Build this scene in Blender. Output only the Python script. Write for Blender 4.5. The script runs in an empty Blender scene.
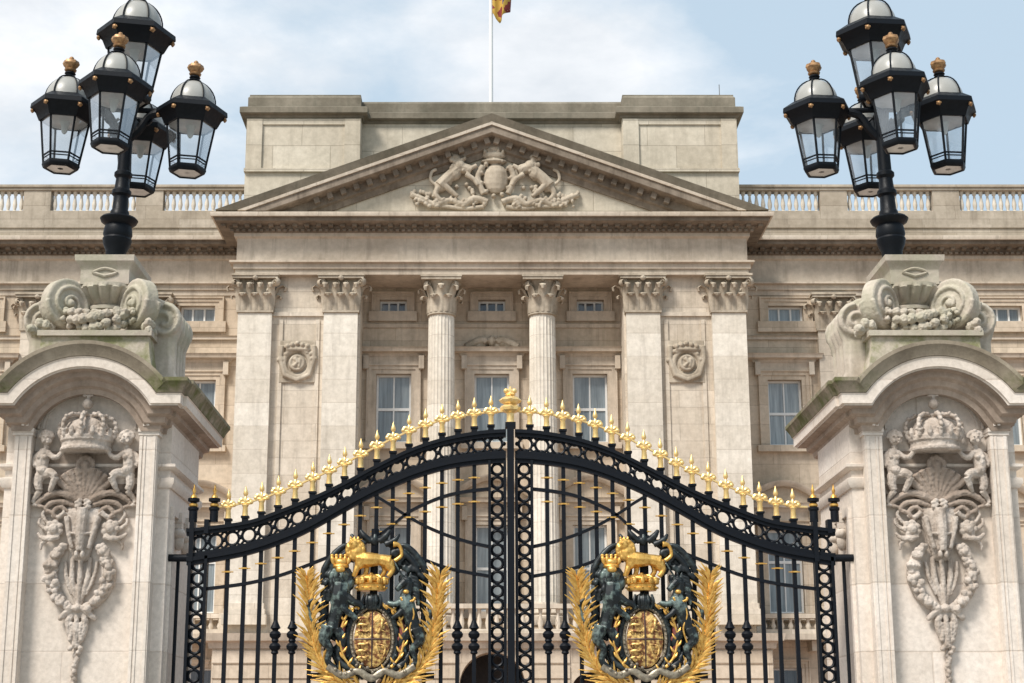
import bpy, bmesh, math, random
from math import sin, cos, tan, pi, radians, sqrt, atan2, asin
from mathutils import Vector, Matrix, noise

random.seed(11)
SC = bpy.context.scene
COL = SC.collection

# ------------------------------------------------------------------ camera model (used to read sizes off the photograph)
F = 1640.0; TH = radians(14.0); U0 = 485.4; V0 = 341.5; CX = -0.24; CZ = 1.6

def ray(u, v, Y):
    b = (V0 - v) / F
    dy = cos(TH) - b * sin(TH); dz = sin(TH) + b * cos(TH)
    t = Y / dy
    return CX + t * (u - U0) / F, CZ + t * dz

def Zv(v, Y): return ray(0, v, Y)[1]
def Sx(v, Y):                       # metres for one pixel across at this height and distance
    b = (V0 - v) / F
    return Y / (cos(TH) - b * sin(TH)) / F

# ------------------------------------------------------------------ materials
def new_mat(name):
    m = bpy.data.materials.new(name); m.use_nodes = True
    nt = m.node_tree
    return m, nt, nt.nodes, nt.links, nt.nodes['Principled BSDF']

def N(nt, typ, **kw):
    n = nt.nodes.new(typ)
    for k, v in kw.items():
        if k in n.inputs.keys(): n.inputs[k].default_value = v
        else: setattr(n, k, v)
    return n

def ramp(nt, src, p0, p1, c0=(0, 0, 0, 1), c1=(1, 1, 1, 1)):
    r = nt.nodes.new('ShaderNodeValToRGB')
    r.color_ramp.elements[0].position = p0; r.color_ramp.elements[0].color = c0
    r.color_ramp.elements[1].position = p1; r.color_ramp.elements[1].color = c1
    nt.links.new(src, r.inputs[0]); return r

def mix(nt, fac, a, b, typ='MIX'):
    m = nt.nodes.new('ShaderNodeMix'); m.data_type = 'RGBA'; m.blend_type = typ
    for sock, val in ((m.inputs[0], fac), (m.inputs[6], a), (m.inputs[7], b)):
        if isinstance(val, bpy.types.NodeSocket): nt.links.new(val, sock)
        else: sock.default_value = val
    return m.outputs[2]

def stone(name, base, alt, course=None, stain=0.5, stain_col=(0.12, 0.095, 0.07, 1), moss=None, bump=0.25, fine=14.0, joint=0.55, big=0.5):
    m, nt, nd, lk, bs = new_mat(name)
    geo = N(nt, 'ShaderNodeNewGeometry')
    sep = N(nt, 'ShaderNodeSeparateXYZ'); lk.new(geo.outputs['Position'], sep.inputs[0])
    # large tonal variation
    n1 = N(nt, 'ShaderNodeTexNoise', Scale=big, Detail=6.0, Roughness=0.65); lk.new(geo.outputs['Position'], n1.inputs['Vector'])
    r1 = ramp(nt, n1.outputs['Fac'], 0.35, 0.68)
    col = mix(nt, r1.outputs[0], base, alt)
    bsrc = None
    if course:
        bw, bh = course
        add = N(nt, 'ShaderNodeMath', operation='ADD'); lk.new(sep.outputs[0], add.inputs[0]); lk.new(sep.outputs[1], add.inputs[1])
        cmb = N(nt, 'ShaderNodeCombineXYZ'); lk.new(add.outputs[0], cmb.inputs[0]); lk.new(sep.outputs[2], cmb.inputs[1])
        br = N(nt, 'ShaderNodeTexBrick'); lk.new(cmb.outputs[0], br.inputs['Vector'])
        br.inputs['Scale'].default_value = 1.0; br.inputs['Brick Width'].default_value = bw; br.inputs['Row Height'].default_value = bh
        br.inputs['Mortar Size'].default_value = 0.008 * max(1, bh * 1.6); br.inputs['Mortar Smooth'].default_value = 0.3
        br.inputs['Color1'].default_value = (1, 1, 1, 1); br.inputs['Color2'].default_value = (0.80, 0.775, 0.74, 1)
        br.inputs['Mortar'].default_value = (joint, joint * .95, joint * .9, 1)
        col = mix(nt, 0.8, col, br.outputs['Color'], 'MULTIPLY')
    # weathering streaks, elongated down the wall
    mp = N(nt, 'ShaderNodeMapping'); lk.new(geo.outputs['Position'], mp.inputs['Vector'])
    mp.inputs['Scale'].default_value = (1.6, 1.6, 0.15)
    n2 = N(nt, 'ShaderNodeTexNoise', Scale=1.6, Detail=8.0, Roughness=0.7); lk.new(mp.outputs[0], n2.inputs['Vector'])
    r2 = ramp(nt, n2.outputs['Fac'], 0.50, 0.72)
    mm = N(nt, 'ShaderNodeMath', operation='MULTIPLY'); lk.new(r2.outputs[0], mm.inputs[0]); mm.inputs[1].default_value = stain
    col = mix(nt, mm.outputs[0], col, stain_col)
    # fine grain
    n3 = N(nt, 'ShaderNodeTexNoise', Scale=fine, Detail=9.0, Roughness=0.7); lk.new(geo.outputs['Position'], n3.inputs['Vector'])
    r3 = ramp(nt, n3.outputs['Fac'], 0.3, 0.7, (0.80, 0.79, 0.77, 1), (1.08, 1.07, 1.06, 1))
    col = mix(nt, 1.0, col, r3.outputs[0], 'MULTIPLY')
    if moss:
        mcol, z0, z1, amt = moss
        n4 = N(nt, 'ShaderNodeTexNoise', Scale=3.2, Detail=7.0, Roughness=0.72); lk.new(geo.outputs['Position'], n4.inputs['Vector'])
        r4 = ramp(nt, n4.outputs['Fac'], 0.40, 0.60)
        h = N(nt, 'ShaderNodeMapRange'); lk.new(sep.outputs[2], h.inputs[0]); h.inputs[1].default_value = z0; h.inputs[2].default_value = z0 + .12
        h2 = N(nt, 'ShaderNodeMapRange'); lk.new(sep.outputs[2], h2.inputs[0]); h2.inputs[1].default_value = z1; h2.inputs[2].default_value = z1 + .12
        h2.inputs[3].default_value = 1; h2.inputs[4].default_value = 0
        a = N(nt, 'ShaderNodeMath', operation='MULTIPLY'); lk.new(h.outputs[0], a.inputs[0]); lk.new(h2.outputs[0], a.inputs[1])
        b = N(nt, 'ShaderNodeMath', operation='MULTIPLY'); lk.new(a.outputs[0], b.inputs[0]); lk.new(r4.outputs[0], b.inputs[1])
        c = N(nt, 'ShaderNodeMath', operation='MULTIPLY'); lk.new(b.outputs[0], c.inputs[0]); c.inputs[1].default_value = amt
        col = mix(nt, c.outputs[0], col, mcol)
    lk.new(col, bs.inputs['Base Color'])
    bs.inputs['Roughness'].default_value = 0.88
    if 'Specular IOR Level' in bs.inputs: bs.inputs['Specular IOR Level'].default_value = 0.25
    bp = N(nt, 'ShaderNodeBump', Strength=bump, Distance=0.02); lk.new(n3.outputs['Fac'], bp.inputs['Height'])
    if course:
        bp2 = N(nt, 'ShaderNodeBump', Strength=0.5, Distance=0.015); lk.new(br.outputs['Fac'], bp2.inputs['Height']); bp2.invert = True
        lk.new(bp.outputs[0], bp2.inputs['Normal']); lk.new(bp2.outputs[0], bs.inputs['Normal'])
    else:
        lk.new(bp.outputs[0], bs.inputs['Normal'])
    return m

def plain(name, c, rough=0.5, metal=0.0, var=0.25, scale=12.0, bump=0.1, alt=None, spec=None, lo=.35, hi=.68):
    m, nt, nd, lk, bs = new_mat(name)
    geo = N(nt, 'ShaderNodeTexCoord')
    n = N(nt, 'ShaderNodeTexNoise', Scale=scale, Detail=6.0, Roughness=0.65); lk.new(geo.outputs['Object'], n.inputs['Vector'])
    a2 = alt or tuple(x * (1 - var) for x in c[:3]) + (1,)
    r = ramp(nt, n.outputs['Fac'], lo, hi, a2, tuple(c[:3]) + (1,)); lk.new(r.outputs[0], bs.inputs['Base Color'])
    r2 = ramp(nt, n.outputs['Fac'], 0.3, 0.7, (min(1, rough + .15),) * 3 + (1,), (max(.05, rough - .1),) * 3 + (1,)); lk.new(r2.outputs[0], bs.inputs['Roughness'])
    bs.inputs['Metallic'].default_value = metal
    if spec is not None: bs.inputs['Specular IOR Level'].default_value = spec
    if bump:
        bp = N(nt, 'ShaderNodeBump', Strength=bump, Distance=0.01); lk.new(n.outputs['Fac'], bp.inputs['Height']); lk.new(bp.outputs[0], bs.inputs['Normal'])
    return m

M = {}
MOSSTOP = Zv(403, 14.95) + .20
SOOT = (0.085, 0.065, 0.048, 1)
M['wing'] = stone('palace_limestone_wing', (0.56, 0.465, 0.36, 1), (0.68, 0.585, 0.475, 1), (1.9, 0.75), 0.35, fine=5, big=.25)
M['front'] = stone('palace_limestone_front', (0.61, 0.53, 0.435, 1), (0.73, 0.66, 0.565, 1), (2.2, 0.62), 0.36, fine=5, big=.25)
M['shaft'] = stone('palace_limestone_shaft', (0.70, 0.645, 0.56, 1), (0.80, 0.75, 0.67, 1), (60.0, 0.86), 0.30, fine=5, big=.4, joint=.7)
M['trim'] = stone('palace_limestone_trim', (0.47, 0.395, 0.315, 1), (0.63, 0.55, 0.455, 1), None, 0.45, fine=4, big=.35)
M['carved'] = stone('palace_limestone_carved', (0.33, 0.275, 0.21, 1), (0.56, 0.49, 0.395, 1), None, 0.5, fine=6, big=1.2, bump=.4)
M['grime_shade'] = stone('palace_limestone_soot_shade', (0.155, 0.125, 0.096, 1), (0.30, 0.25, 0.20, 1), None, 0.6, SOOT, fine=4, big=.5)  # soot plus the shade under the cornice, both put into the colour
M['parapet'] = stone('palace_limestone_parapet', (0.37, 0.32, 0.255, 1), (0.52, 0.46, 0.38, 1), (2.6, .55), 0.5, (.15, .125, .095, 1), fine=4, big=.6)
M['attic'] = stone('palace_limestone_attic', (0.53, 0.475, 0.385, 1), (0.66, 0.605, 0.505, 1), (2.2, 1.0), 0.30, (.22, .19, .14, 1), fine=4, big=.3)
M['attic_cap'] = stone('palace_limestone_lichen', (0.15, 0.132, 0.10, 1), (0.27, 0.24, 0.19, 1), None, 0.5, (.10, .10, .075, 1), fine=5, big=.6)
M['pier'] = stone('portland_stone_pier', (0.72, 0.64, 0.57, 1), (0.82, 0.755, 0.69, 1), (1.6, 0.62), 0.25, (.42, .34, .27, 1), None, bump=.2, fine=22, joint=.78, big=.9)
M['piertop'] = stone('portland_stone_weathered', (0.43, 0.375, 0.315, 1), (0.63, 0.565, 0.49, 1), None, 0.5, (.24, .19, .14, 1), ((0.30, 0.29, 0.20, 1), 5.3, 7.0, 0.6), bump=.35, fine=20, big=1.6)
M['mossy'] = stone('portland_stone_mossy', (0.50, 0.44, 0.36, 1), (0.68, 0.61, 0.52, 1), None, 0.45, (.20, .17, .11, 1), ((0.17, 0.18, 0.06, 1), 4.9, 6.2, 0.85), bump=.3, fine=20, big=1.6)
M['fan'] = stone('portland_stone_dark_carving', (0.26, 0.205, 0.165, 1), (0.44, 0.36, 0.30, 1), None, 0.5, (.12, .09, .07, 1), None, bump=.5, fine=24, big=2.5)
M['bed'] = stone('portland_stone_soot_shade', (0.28, 0.215, 0.17, 1), (0.46, 0.37, 0.30, 1), None, 0.5, (.09, .07, .05, 1), None, bump=.3, fine=20, big=1.4)  # soot and the soffit's shade put into one darker brown
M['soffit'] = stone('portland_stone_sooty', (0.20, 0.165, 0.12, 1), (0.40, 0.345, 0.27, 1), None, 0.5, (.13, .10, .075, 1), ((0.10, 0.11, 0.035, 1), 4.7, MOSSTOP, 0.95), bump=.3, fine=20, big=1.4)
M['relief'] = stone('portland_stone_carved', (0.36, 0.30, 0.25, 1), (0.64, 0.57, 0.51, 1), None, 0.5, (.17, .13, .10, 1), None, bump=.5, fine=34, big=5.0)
M['iron'] = plain('gate_black_iron', (0.0032, 0.0052, 0.0095, 1), 0.5, 0.0, 0.35, 30, 0.15, None, .20)
M['lampiron'] = plain('lamp_black_iron', (0.003, 0.005, 0.0085, 1), 0.48, 0.0, 0.3, 25, 0.12, None, .20)
M['gold'] = plain('gilding', (0.90, 0.56, 0.16, 1), 0.38, 0.70, 0.3, 28, 0.3, (0.48, 0.25, 0.05, 1))
M['palegold'] = plain('pale_gilding', (0.93, 0.71, 0.34, 1), 0.34, 0.6, 0.3, 35, 0.2, (0.78, 0.52, 0.19, 1))
M['dullgold'] = plain('weathered_gilding', (0.46, 0.265, 0.12, 1), 0.5, 0.4, 0.35, 30, 0.3, (0.19, 0.10, 0.045, 1))
M['bronze'] = plain('dark_patinated_bronze', (0.045, 0.062, 0.062, 1), 0.42, 0.2, 0.5, 12, 0.3, (0.005, 0.008, 0.010, 1), None, .46, .7)
M['highlit_bronze'] = plain('black_bronze_highlights', (0.17, 0.225, 0.205, 1), 0.42, 0.2, 0.5, 7, 0.4, (0.006, 0.010, 0.012, 1), None, .50, .64)  # grey-green highlights on black metal, put into the colour by noise
M['bead'] = plain('aged_silvered_metal', (0.38, 0.33, 0.24, 1), 0.4, 0.4, 0.5, 18, 0.3, (0.10, 0.08, 0.06, 1))
M['red'] = plain('dull_red_enamel', (0.20, 0.045, 0.035, 1), 0.5, 0, 0.5, 20, 0.2)
M['opal'] = plain('opal_glass', (0.35, 0.345, 0.32, 1), 0.32, 0, 0.12, 6, 0.0)
M['white'] = plain('white_sash_paint', (0.78, 0.78, 0.76, 1), 0.5, 0, 0.1, 6, 0.0)
M['enamel'] = plain('white_enamel_reflector', (0.62, 0.61, 0.57, 1), 0.4, 0, 0.15, 6, 0.0)
M['arch_shade'] = plain('archway_shade', (0.02, 0.017, 0.016, 1), 0.8, 0, 0.4, 2, 0.0)  # near-black: shade inside the centre archway put into the colour
M['door'] = plain('dark_brown_timber', (0.07, 0.032, 0.024, 1), 0.5, 0, 0.5, 3, 0.0)
M['pole'] = plain('white_flagpole_paint', (0.80, 0.80, 0.80, 1), 0.4, 0, 0.05, 3, 0.0)
M['lead'] = plain('roof_lead', (0.17, 0.18, 0.19, 1), 0.6, 0, 0.25, 1.5, 0.1)

def glass_mat():
    m, nt, nd, lk, bs = new_mat('lantern_glass')
    tr = N(nt, 'ShaderNodeBsdfTransparent'); tr.inputs[0].default_value = (0.90, 0.93, 0.95, 1)
    gl = N(nt, 'ShaderNodeBsdfGlossy', Roughness=0.06); gl.inputs[0].default_value = (0.9, 0.93, 0.97, 1)
    df = N(nt, 'ShaderNodeBsdfDiffuse'); df.inputs[0].default_value = (0.55, 0.60, 0.64, 1)
    tc = N(nt, 'ShaderNodeTexCoord'); nz = N(nt, 'ShaderNodeTexNoise', Scale=4.0, Detail=5.0); lk.new(tc.outputs['Object'], nz.inputs[0])
    rr = ramp(nt, nz.outputs['Fac'], 0.35, 0.75, (.03, .03, .03, 1), (.22, .22, .22, 1))
    fr = N(nt, 'ShaderNodeLayerWeight', Blend=0.35)
    m1 = N(nt, 'ShaderNodeMixShader'); lk.new(rr.outputs[0], m1.inputs[0]); lk.new(tr.outputs[0], m1.inputs[1]); lk.new(df.outputs[0], m1.inputs[2])
    m2 = N(nt, 'ShaderNodeMixShader'); lk.new(fr.outputs['Facing'], m2.inputs[0]); lk.new(m1.outputs[0], m2.inputs[1]); lk.new(gl.outputs[0], m2.inputs[2])
    lk.new(m2.outputs[0], nd['Material Output'].inputs[0]); nd.remove(bs)
    return m
M['glass'] = glass_mat()

def pane_mat(name, c0, c1):
    m, nt, nd, lk, bs = new_mat(name)
    geo = N(nt, 'ShaderNodeNewGeometry'); mp = N(nt, 'ShaderNodeMapping'); lk.new(geo.outputs['Position'], mp.inputs[0]); mp.inputs['Scale'].default_value = (7, 7, .5)
    n = N(nt, 'ShaderNodeTexNoise', Scale=1.0, Detail=5.0, Roughness=.6); lk.new(mp.outputs[0], n.inputs[0])
    r = ramp(nt, n.outputs['Fac'], 0.35, 0.66, c0, c1); lk.new(r.outputs[0], bs.inputs['Base Color'])
    oi = N(nt, 'ShaderNodeObjectInfo'); mr_ = N(nt, 'ShaderNodeMapRange'); lk.new(oi.outputs['Random'], mr_.inputs[0]); mr_.inputs[3].default_value = .55; mr_.inputs[4].default_value = 1.15
    cmx = N(nt, 'ShaderNodeVectorMath', operation='SCALE'); lk.new(r.outputs[0], cmx.inputs[0]); lk.new(mr_.outputs[0], cmx.inputs['Scale']); lk.new(cmx.outputs[0], bs.inputs['Base Color'])
    wv_ = N(nt, 'ShaderNodeTexNoise', Scale=.7, Detail=2.0); lk.new(geo.outputs['Position'], wv_.inputs[0]); bw_ = N(nt, 'ShaderNodeBump', Strength=.25, Distance=.1); lk.new(wv_.outputs['Fac'], bw_.inputs['Height']); lk.new(bw_.outputs[0], bs.inputs['Normal'])
    bs.inputs['Roughness'].default_value = 0.06; bs.inputs['Specular IOR Level'].default_value = 0.8
    return m
M['curtain'] = pane_mat('window_net_curtain', (0.17, 0.20, 0.215, 1), (0.36, 0.41, 0.43, 1))
M['darkpane'] = pane_mat('window_dark_pane', (0.03, 0.035, 0.045, 1), (0.12, 0.14, 0.16, 1))

def shield_mat():
    m, nt, nd, lk, bs = new_mat('quartered_gilt_field')
    tc = N(nt, 'ShaderNodeTexCoord'); n = N(nt, 'ShaderNodeTexNoise', Scale=28.0, Detail=5.0); lk.new(tc.outputs['Object'], n.inputs[0])
    r = ramp(nt, n.outputs['Fac'], 0.40, 0.62, (0.20, 0.075, 0.03, 1), (0.85, 0.58, 0.20, 1)); lk.new(r.outputs[0], bs.inputs['Base Color'])
    bs.inputs['Roughness'].default_value = .42; bs.inputs['Metallic'].default_value = .5
    bp = N(nt, 'ShaderNodeBump', Strength=.6, Distance=.02); lk.new(n.outputs['Fac'], bp.inputs['Height']); lk.new(bp.outputs[0], bs.inputs['Normal'])
    return m
M['field'] = shield_mat()

def flag_mat():
    m, nt, nd, lk, bs = new_mat('flag_cloth')
    tc = N(nt, 'ShaderNodeTexCoord'); ck = N(nt, 'ShaderNodeTexNoise', Scale=1.7, Detail=3.0); lk.new(tc.outputs['Object'], ck.inputs[0])
    r = nt.nodes.new('ShaderNodeValToRGB'); lk.new(ck.outputs['Fac'], r.inputs[0]); r.color_ramp.interpolation = 'CONSTANT'
    e = r.color_ramp.elements; e[0].position = 0; e[0].color = (0.20, 0.022, 0.02, 1); e[1].position = .52; e[1].color = (0.50, 0.31, 0.05, 1)
    x = e.new(.66); x.color = (0.03, 0.04, 0.16, 1); x = e.new(.69); x.color = (0.20, 0.022, 0.02, 1)
    lk.new(r.outputs[0], bs.inputs['Base Color']); bs.inputs['Roughness'].default_value = .8
    return m
M['flag'] = flag_mat()

def ground_mat(name, c, d, sc):
    m, nt, nd, lk, bs = new_mat(name)
    geo = N(nt, 'ShaderNodeNewGeometry'); n = N(nt, 'ShaderNodeTexNoise', Scale=sc, Detail=9.0, Roughness=.7); lk.new(geo.outputs['Position'], n.inputs[0])
    r = ramp(nt, n.outputs['Fac'], .3, .7, c, d); lk.new(r.outputs[0], bs.inputs['Base Color']); bs.inputs['Roughness'].default_value = .95
    bp = N(nt, 'ShaderNodeBump', Strength=.4, Distance=.02); lk.new(n.outputs['Fac'], bp.inputs['Height']); lk.new(bp.outputs[0], bs.inputs['Normal'])
    return m
M['grass'] = ground_mat('park_ground', (0.05, 0.07, 0.025, 1), (0.09, 0.11, 0.04, 1), 3)
M['court'] = ground_mat('pink_gravel', (0.30, 0.21, 0.17, 1), (0.40, 0.30, 0.25, 1), 6)
M['pave'] = ground_mat('paving', (0.26, 0.25, 0.23, 1), (0.38, 0.36, 0.33, 1), 4)

# ------------------------------------------------------------------ mesh builder
CHISEL = bpy.data.textures.new('chisel_marks', 'CLOUDS'); CHISEL.noise_scale = .035; CHISEL.noise_depth = 3; CHISEL.noise_basis = 'VORONOI_F1'

class MB:
    def __init__(s): s.v = []; s.f = []; s.mi = []; s.T = Matrix(); s.cur = 0
    def add(s, vs, fs):
        b = len(s.v); T = s.T; flip = T.determinant() < 0
        s.v += [T @ Vector(p) for p in vs]
        for f in fs:
            f = [i + b for i in f]
            s.f.append(f[::-1] if flip else f); s.mi.append(s.cur)
        return s
    def box(s, x0, x1, y0, y1, z0, z1):
        return s.add([(x0, y0, z0), (x1, y0, z0), (x1, y1, z0), (x0, y1, z0), (x0, y0, z1), (x1, y0, z1), (x1, y1, z1), (x0, y1, z1)],
                     [(3, 2, 1, 0), (4, 5, 6, 7), (0, 1, 5, 4), (1, 2, 6, 5), (2, 3, 7, 6), (3, 0, 4, 7)])
    def prism(s, poly, y0, y1):                  # polygon in x,z pushed along y
        n = len(poly)
        vs = [(x, y0, z) for x, z in poly] + [(x, y1, z) for x, z in poly]
        fs = [tuple(range(n)), tuple(range(2 * n - 1, n - 1, -1))] + [(i, i + n, (i + 1) % n + n, (i + 1) % n) for i in range(n)]
        return s.add(vs, fs)
    def rings(s, rs, cap=True, closed=False):
        n = len(rs[0]); vs = [p for r in rs for p in r]; fs = []
        m = len(rs)
        for i in range(m if closed else m - 1):
            j = (i + 1) % m
            for k in range(n): fs.append((i * n + k, i * n + (k + 1) % n, j * n + (k + 1) % n, j * n + k))
        if cap and not closed: fs += [tuple(range(n - 1, -1, -1)), tuple(range((m - 1) * n, m * n))]
        return s.add(vs, fs)
    def lathe(s, prof, c=(0, 0, 0), n=20, a0=0.0, gad=None, sy=1.0):
        rs = []
        for r, z in prof:
            ring = []
            for k in range(n):
                a = a0 + 2 * pi * k / n; rr = r * (gad(a, z) if gad else 1)
                ring.append((c[0] + rr * cos(a), c[1] + rr * sin(a) * sy, c[2] + z))
            rs.append(ring)
        return s.rings(rs)
    def ell(s, c, r, rot=None, nu=12, nv=8):
        if isinstance(r, (int, float)): r = (r, r, r)
        R = rot or Matrix.Identity(3); c = Vector(c)
        vs = [c + R @ Vector((0, 0, -r[2]))]; fs = []
        for i in range(1, nv):
            t = -pi / 2 + pi * i / nv
            for k in range(nu):
                a = 2 * pi * k / nu
                vs.append(c + R @ Vector((r[0] * cos(t) * cos(a), r[1] * cos(t) * sin(a), r[2] * sin(t))))
        vs.append(c + R @ Vector((0, 0, r[2]))); L = len(vs) - 1
        for k in range(nu): fs.append((0, 1 + (k + 1) % nu, 1 + k)); fs.append((L, L - nu + k, L - nu + (k + 1) % nu))
        for i in range(nv - 2):
            for k in range(nu):
                a = 1 + i * nu + k; b = 1 + i * nu + (k + 1) % nu
                fs.append((a, b, b + nu, a + nu))
        return s.add(vs, fs)
    def tube(s, pts, r, n=8, flat=1.0, up=None, closed=False):
        P = [Vector(p) for p in pts]; m = len(P); rs = []
        if isinstance(r, (int, float)): r = [r] * m
        ref = Vector(up) if up else None; prev = None
        for i in range(m):
            if closed: d = P[(i + 1) % m] - P[i - 1]
            else: d = P[min(i + 1, m - 1)] - P[max(i - 1, 0)]
            if d.length < 1e-9: d = Vector((0, 0, 1))
            d.normalize()
            if ref is not None: a = ref - d * ref.dot(d)
            elif prev is not None: a = prev - d * prev.dot(d)
            else:
                a = Vector((0, 1, 0)); a = a - d * a.dot(d)
                if a.length < .1: a = Vector((1, 0, 0)); a = a - d * a.dot(d)
            if a.length < 1e-6: a = d.orthogonal()
            a.normalize(); prev = a; b = d.cross(a)
            rs.append([P[i] + a * (cos(2 * pi * k / n) * r[i] * flat) + b * (sin(2 * pi * k / n) * r[i]) for k in range(n)])
        return s.rings(rs, closed=closed)
    def sweep(s, path, outs, ups, prof, closed=False):
        rs = []
        for p, o, u in zip(path, outs, ups):
            p = Vector(p); o = Vector(o); u = Vector(u)
            rs.append([p + o * a + u * b for a, b in prof])
        return s.rings(rs, closed=closed)
    def hmould(s, pts, z, prof, closed=False):   # horizontal moulding; outside is to the right of travel
        n = len(pts); outs = []
        def nrm(i, j):
            d = Vector((pts[j][0] - pts[i][0], pts[j][1] - pts[i][1])).normalized(); return Vector((d.y, -d.x))
        for i in range(n):
            if closed or 0 < i < n - 1:
                a = nrm(i - 1, i); b = nrm(i, (i + 1) % n); o = (a + b) / (1 + a.dot(b))
            elif i == 0: o = nrm(0, 1)
            else: o = nrm(n - 2, n - 1)
            outs.append((o.x, o.y, 0))
        return s.sweep([(x, y, z) for x, y in pts], outs, [(0, 0, 1)] * n, prof, closed)
    def vmould(s, pts, y, prof):                 # moulding on a wall: path in x,z, projecting to -y
        n = len(pts); ups = []
        def nrm(i, j):
            d = Vector((pts[j][0] - pts[i][0], pts[j][1] - pts[i][1])).normalized(); return Vector((-d.y, d.x))
        for i in range(n):
            if 0 < i < n - 1:
                a = nrm(i - 1, i); b = nrm(i, i + 1); o = (a + b) / (1 + a.dot(b))
            elif i == 0: o = nrm(0, 1)
            else: o = nrm(n - 2, n - 1)
            ups.append((o.x, 0, o.y))
        return s.sweep([(x, y, z) for x, z in pts], [(0, -1, 0)] * n, ups, prof)
    def rake(s, pts, y, prof):                   # raking moulding whose two ends are cut level
        a = atan2(pts[1][1] - pts[0][1], pts[1][0] - pts[0][0])
        k = 1 / sin(a)
        return s.sweep([(x, y, z) for x, z in pts], [(0, -1, 0)] * 3, [(-k, 0, 0), (0, 0, 1 / cos(a)), (k, 0, 0)], prof)
    def build(s, name, mats, parent=None, remesh=None, smooth_it=0, sharp=38, chisel=0):
        off = Vector((0, 0, 0)); p = parent
        while p: off += p.location; p = p.parent
        me = bpy.data.meshes.new(name)
        me.from_pydata([tuple(Vector(p) - off) for p in s.v], [], s.f)
        if not isinstance(mats, (list, tuple)): mats = [mats]
        for m in mats: me.materials.append(m)
        if len(mats) > 1: me.polygons.foreach_set('material_index', s.mi)
        bm = bmesh.new(); bm.from_mesh(me); bmesh.ops.recalc_face_normals(bm, faces=bm.faces); bm.to_mesh(me); bm.free()
        me.polygons.foreach_set('use_smooth', [True] * len(me.polygons))
        if not remesh: me.set_sharp_from_angle(angle=radians(sharp))
        o = bpy.data.objects.new(name, me); COL.objects.link(o)
        if parent: o.parent = parent
        if remesh:
            r = o.modifiers.new('carve', 'REMESH'); r.mode = 'VOXEL'; r.voxel_size = remesh; r.use_smooth_shade = True
            if smooth_it:
                k = o.modifiers.new('soften', 'SMOOTH'); k.iterations = smooth_it; k.factor = .5
            if chisel:
                k = o.modifiers.new('chisel', 'DISPLACE'); k.texture = CHISEL; k.strength = chisel; k.mid_level = .5
        return o

def thing(name, loc, label, cat, group=None):
    o = bpy.data.objects.new(name, None); COL.objects.link(o); o.location = loc; o.empty_display_size = .3
    o['label'] = label; o['category'] = cat
    if group: o['group'] = group
    return o
def tag(o, label, cat, group=None):
    o['label'] = label; o['category'] = cat
    if group: o['group'] = group
    return o
def copy_tree(o, parent=None):
    c = o.copy(); COL.objects.link(c)
    if parent: c.parent = parent
    for ch in list(o.children): copy_tree(ch, c)
    return c
def cat_rom(pts, k=6):
    out = []; n = len(pts); P = [Vector(p) for p in pts]
    for i in range(n - 1):
        p0 = P[max(i - 1, 0)]; p1 = P[i]; p2 = P[i + 1]; p3 = P[min(i + 2, n - 1)]
        for j in range(k):
            t = j / k
            out.append(.5 * ((2 * p1) + (p2 - p0) * t + (2 * p0 - 5 * p1 + 4 * p2 - p3) * t * t + (3 * p1 - p0 - 3 * p2 + p3) * t ** 3))
    out.append(P[-1]); return out
def lerp_tab(tab, x):
    if x <= tab[0][0]: return tab[0][1]
    for (a, b), (c, d) in zip(tab, tab[1:]):
        if x <= c: return b + (d - b) * (x - a) / (c - a)
    return tab[-1][1]

# ================================================================== SETTING
def sheet(name, x0, x1, y0, y1, z, mat):
    b = MB(); b.add([(x0, y0, z), (x1, y0, z), (x1, y1, z), (x0, y1, z)], [(0, 1, 2, 3)])
    o = b.build(name, mat); o['kind'] = 'structure'; return o
sheet('ground', -900, 900, -500, 1500, 0.0, M['grass'])
sheet('pavement', -60, 60, -14, 15.0, 0.008, M['pave'])
sheet('forecourt', -60, 60, 15.0, 74, 0.008, M['court'])

# ================================================================== PALACE
YW = 60.7          # wing wall face
YP = 57.85         # portico frieze / pilaster wall front
YR = 59.65         # recessed bay wall
YB = 58.12         # pavilion wall between pilasters
def PX(off, v, Y): return off * Sx(v, Y)

palace = thing('palace', (0, 60, 0), 'long pale stone palace with pediment, columns and tall sash windows behind the gates', 'palace')

# main Z levels (portico plane)
zArchB = Zv(275, YP); zFrzB = Zv(262, YP); zFrzT = Zv(234, YP); zCorB = Zv(217, YP - .8); zCorT = Zv(213.5, YP - .88)
xPav = PX(254, 250, YP)                     # half width of portico entablature
WEND = 30.5
plan = [(-WEND, YW), (-xPav, YW), (-xPav, YP), (xPav, YP), (xPav, YW), (WEND, YW)]
zCapB = Zv(313, YP)

def wall_holes(b, x0, x1, z0, z1, y, holes, depth):
    xs = sorted({x0, x1} | {h[0] for h in holes} | {h[1] for h in holes}); zs = sorted({z0, z1} | {h[2] for h in holes} | {h[3] for h in holes})
    for i in range(len(xs) - 1):
        for j in range(len(zs) - 1):
            cx = (xs[i] + xs[i + 1]) / 2; cz = (zs[j] + zs[j + 1]) / 2
            if any(h[0] < cx < h[1] and h[2] < cz < h[3] for h in holes): continue
            b.add([(xs[i], y, zs[j]), (xs[i + 1], y, zs[j]), (xs[i + 1], y, zs[j + 1]), (xs[i], y, zs[j + 1])], [(0, 1, 2, 3)])
    for hx0, hx1, hz0, hz1 in holes:
        for q in ([(hx0, hz0), (hx0, hz1)], [(hx1, hz1), (hx1, hz0)], [(hx0, hz1), (hx1, hz1)], [(hx1, hz0), (hx0, hz0)]):
            (ax, az), (bx, bz) = q
            b.add([(ax, y, az), (bx, y, bz), (bx, y + depth, bz), (ax, y + depth, az)], [(0, 1, 2, 3)])

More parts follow.
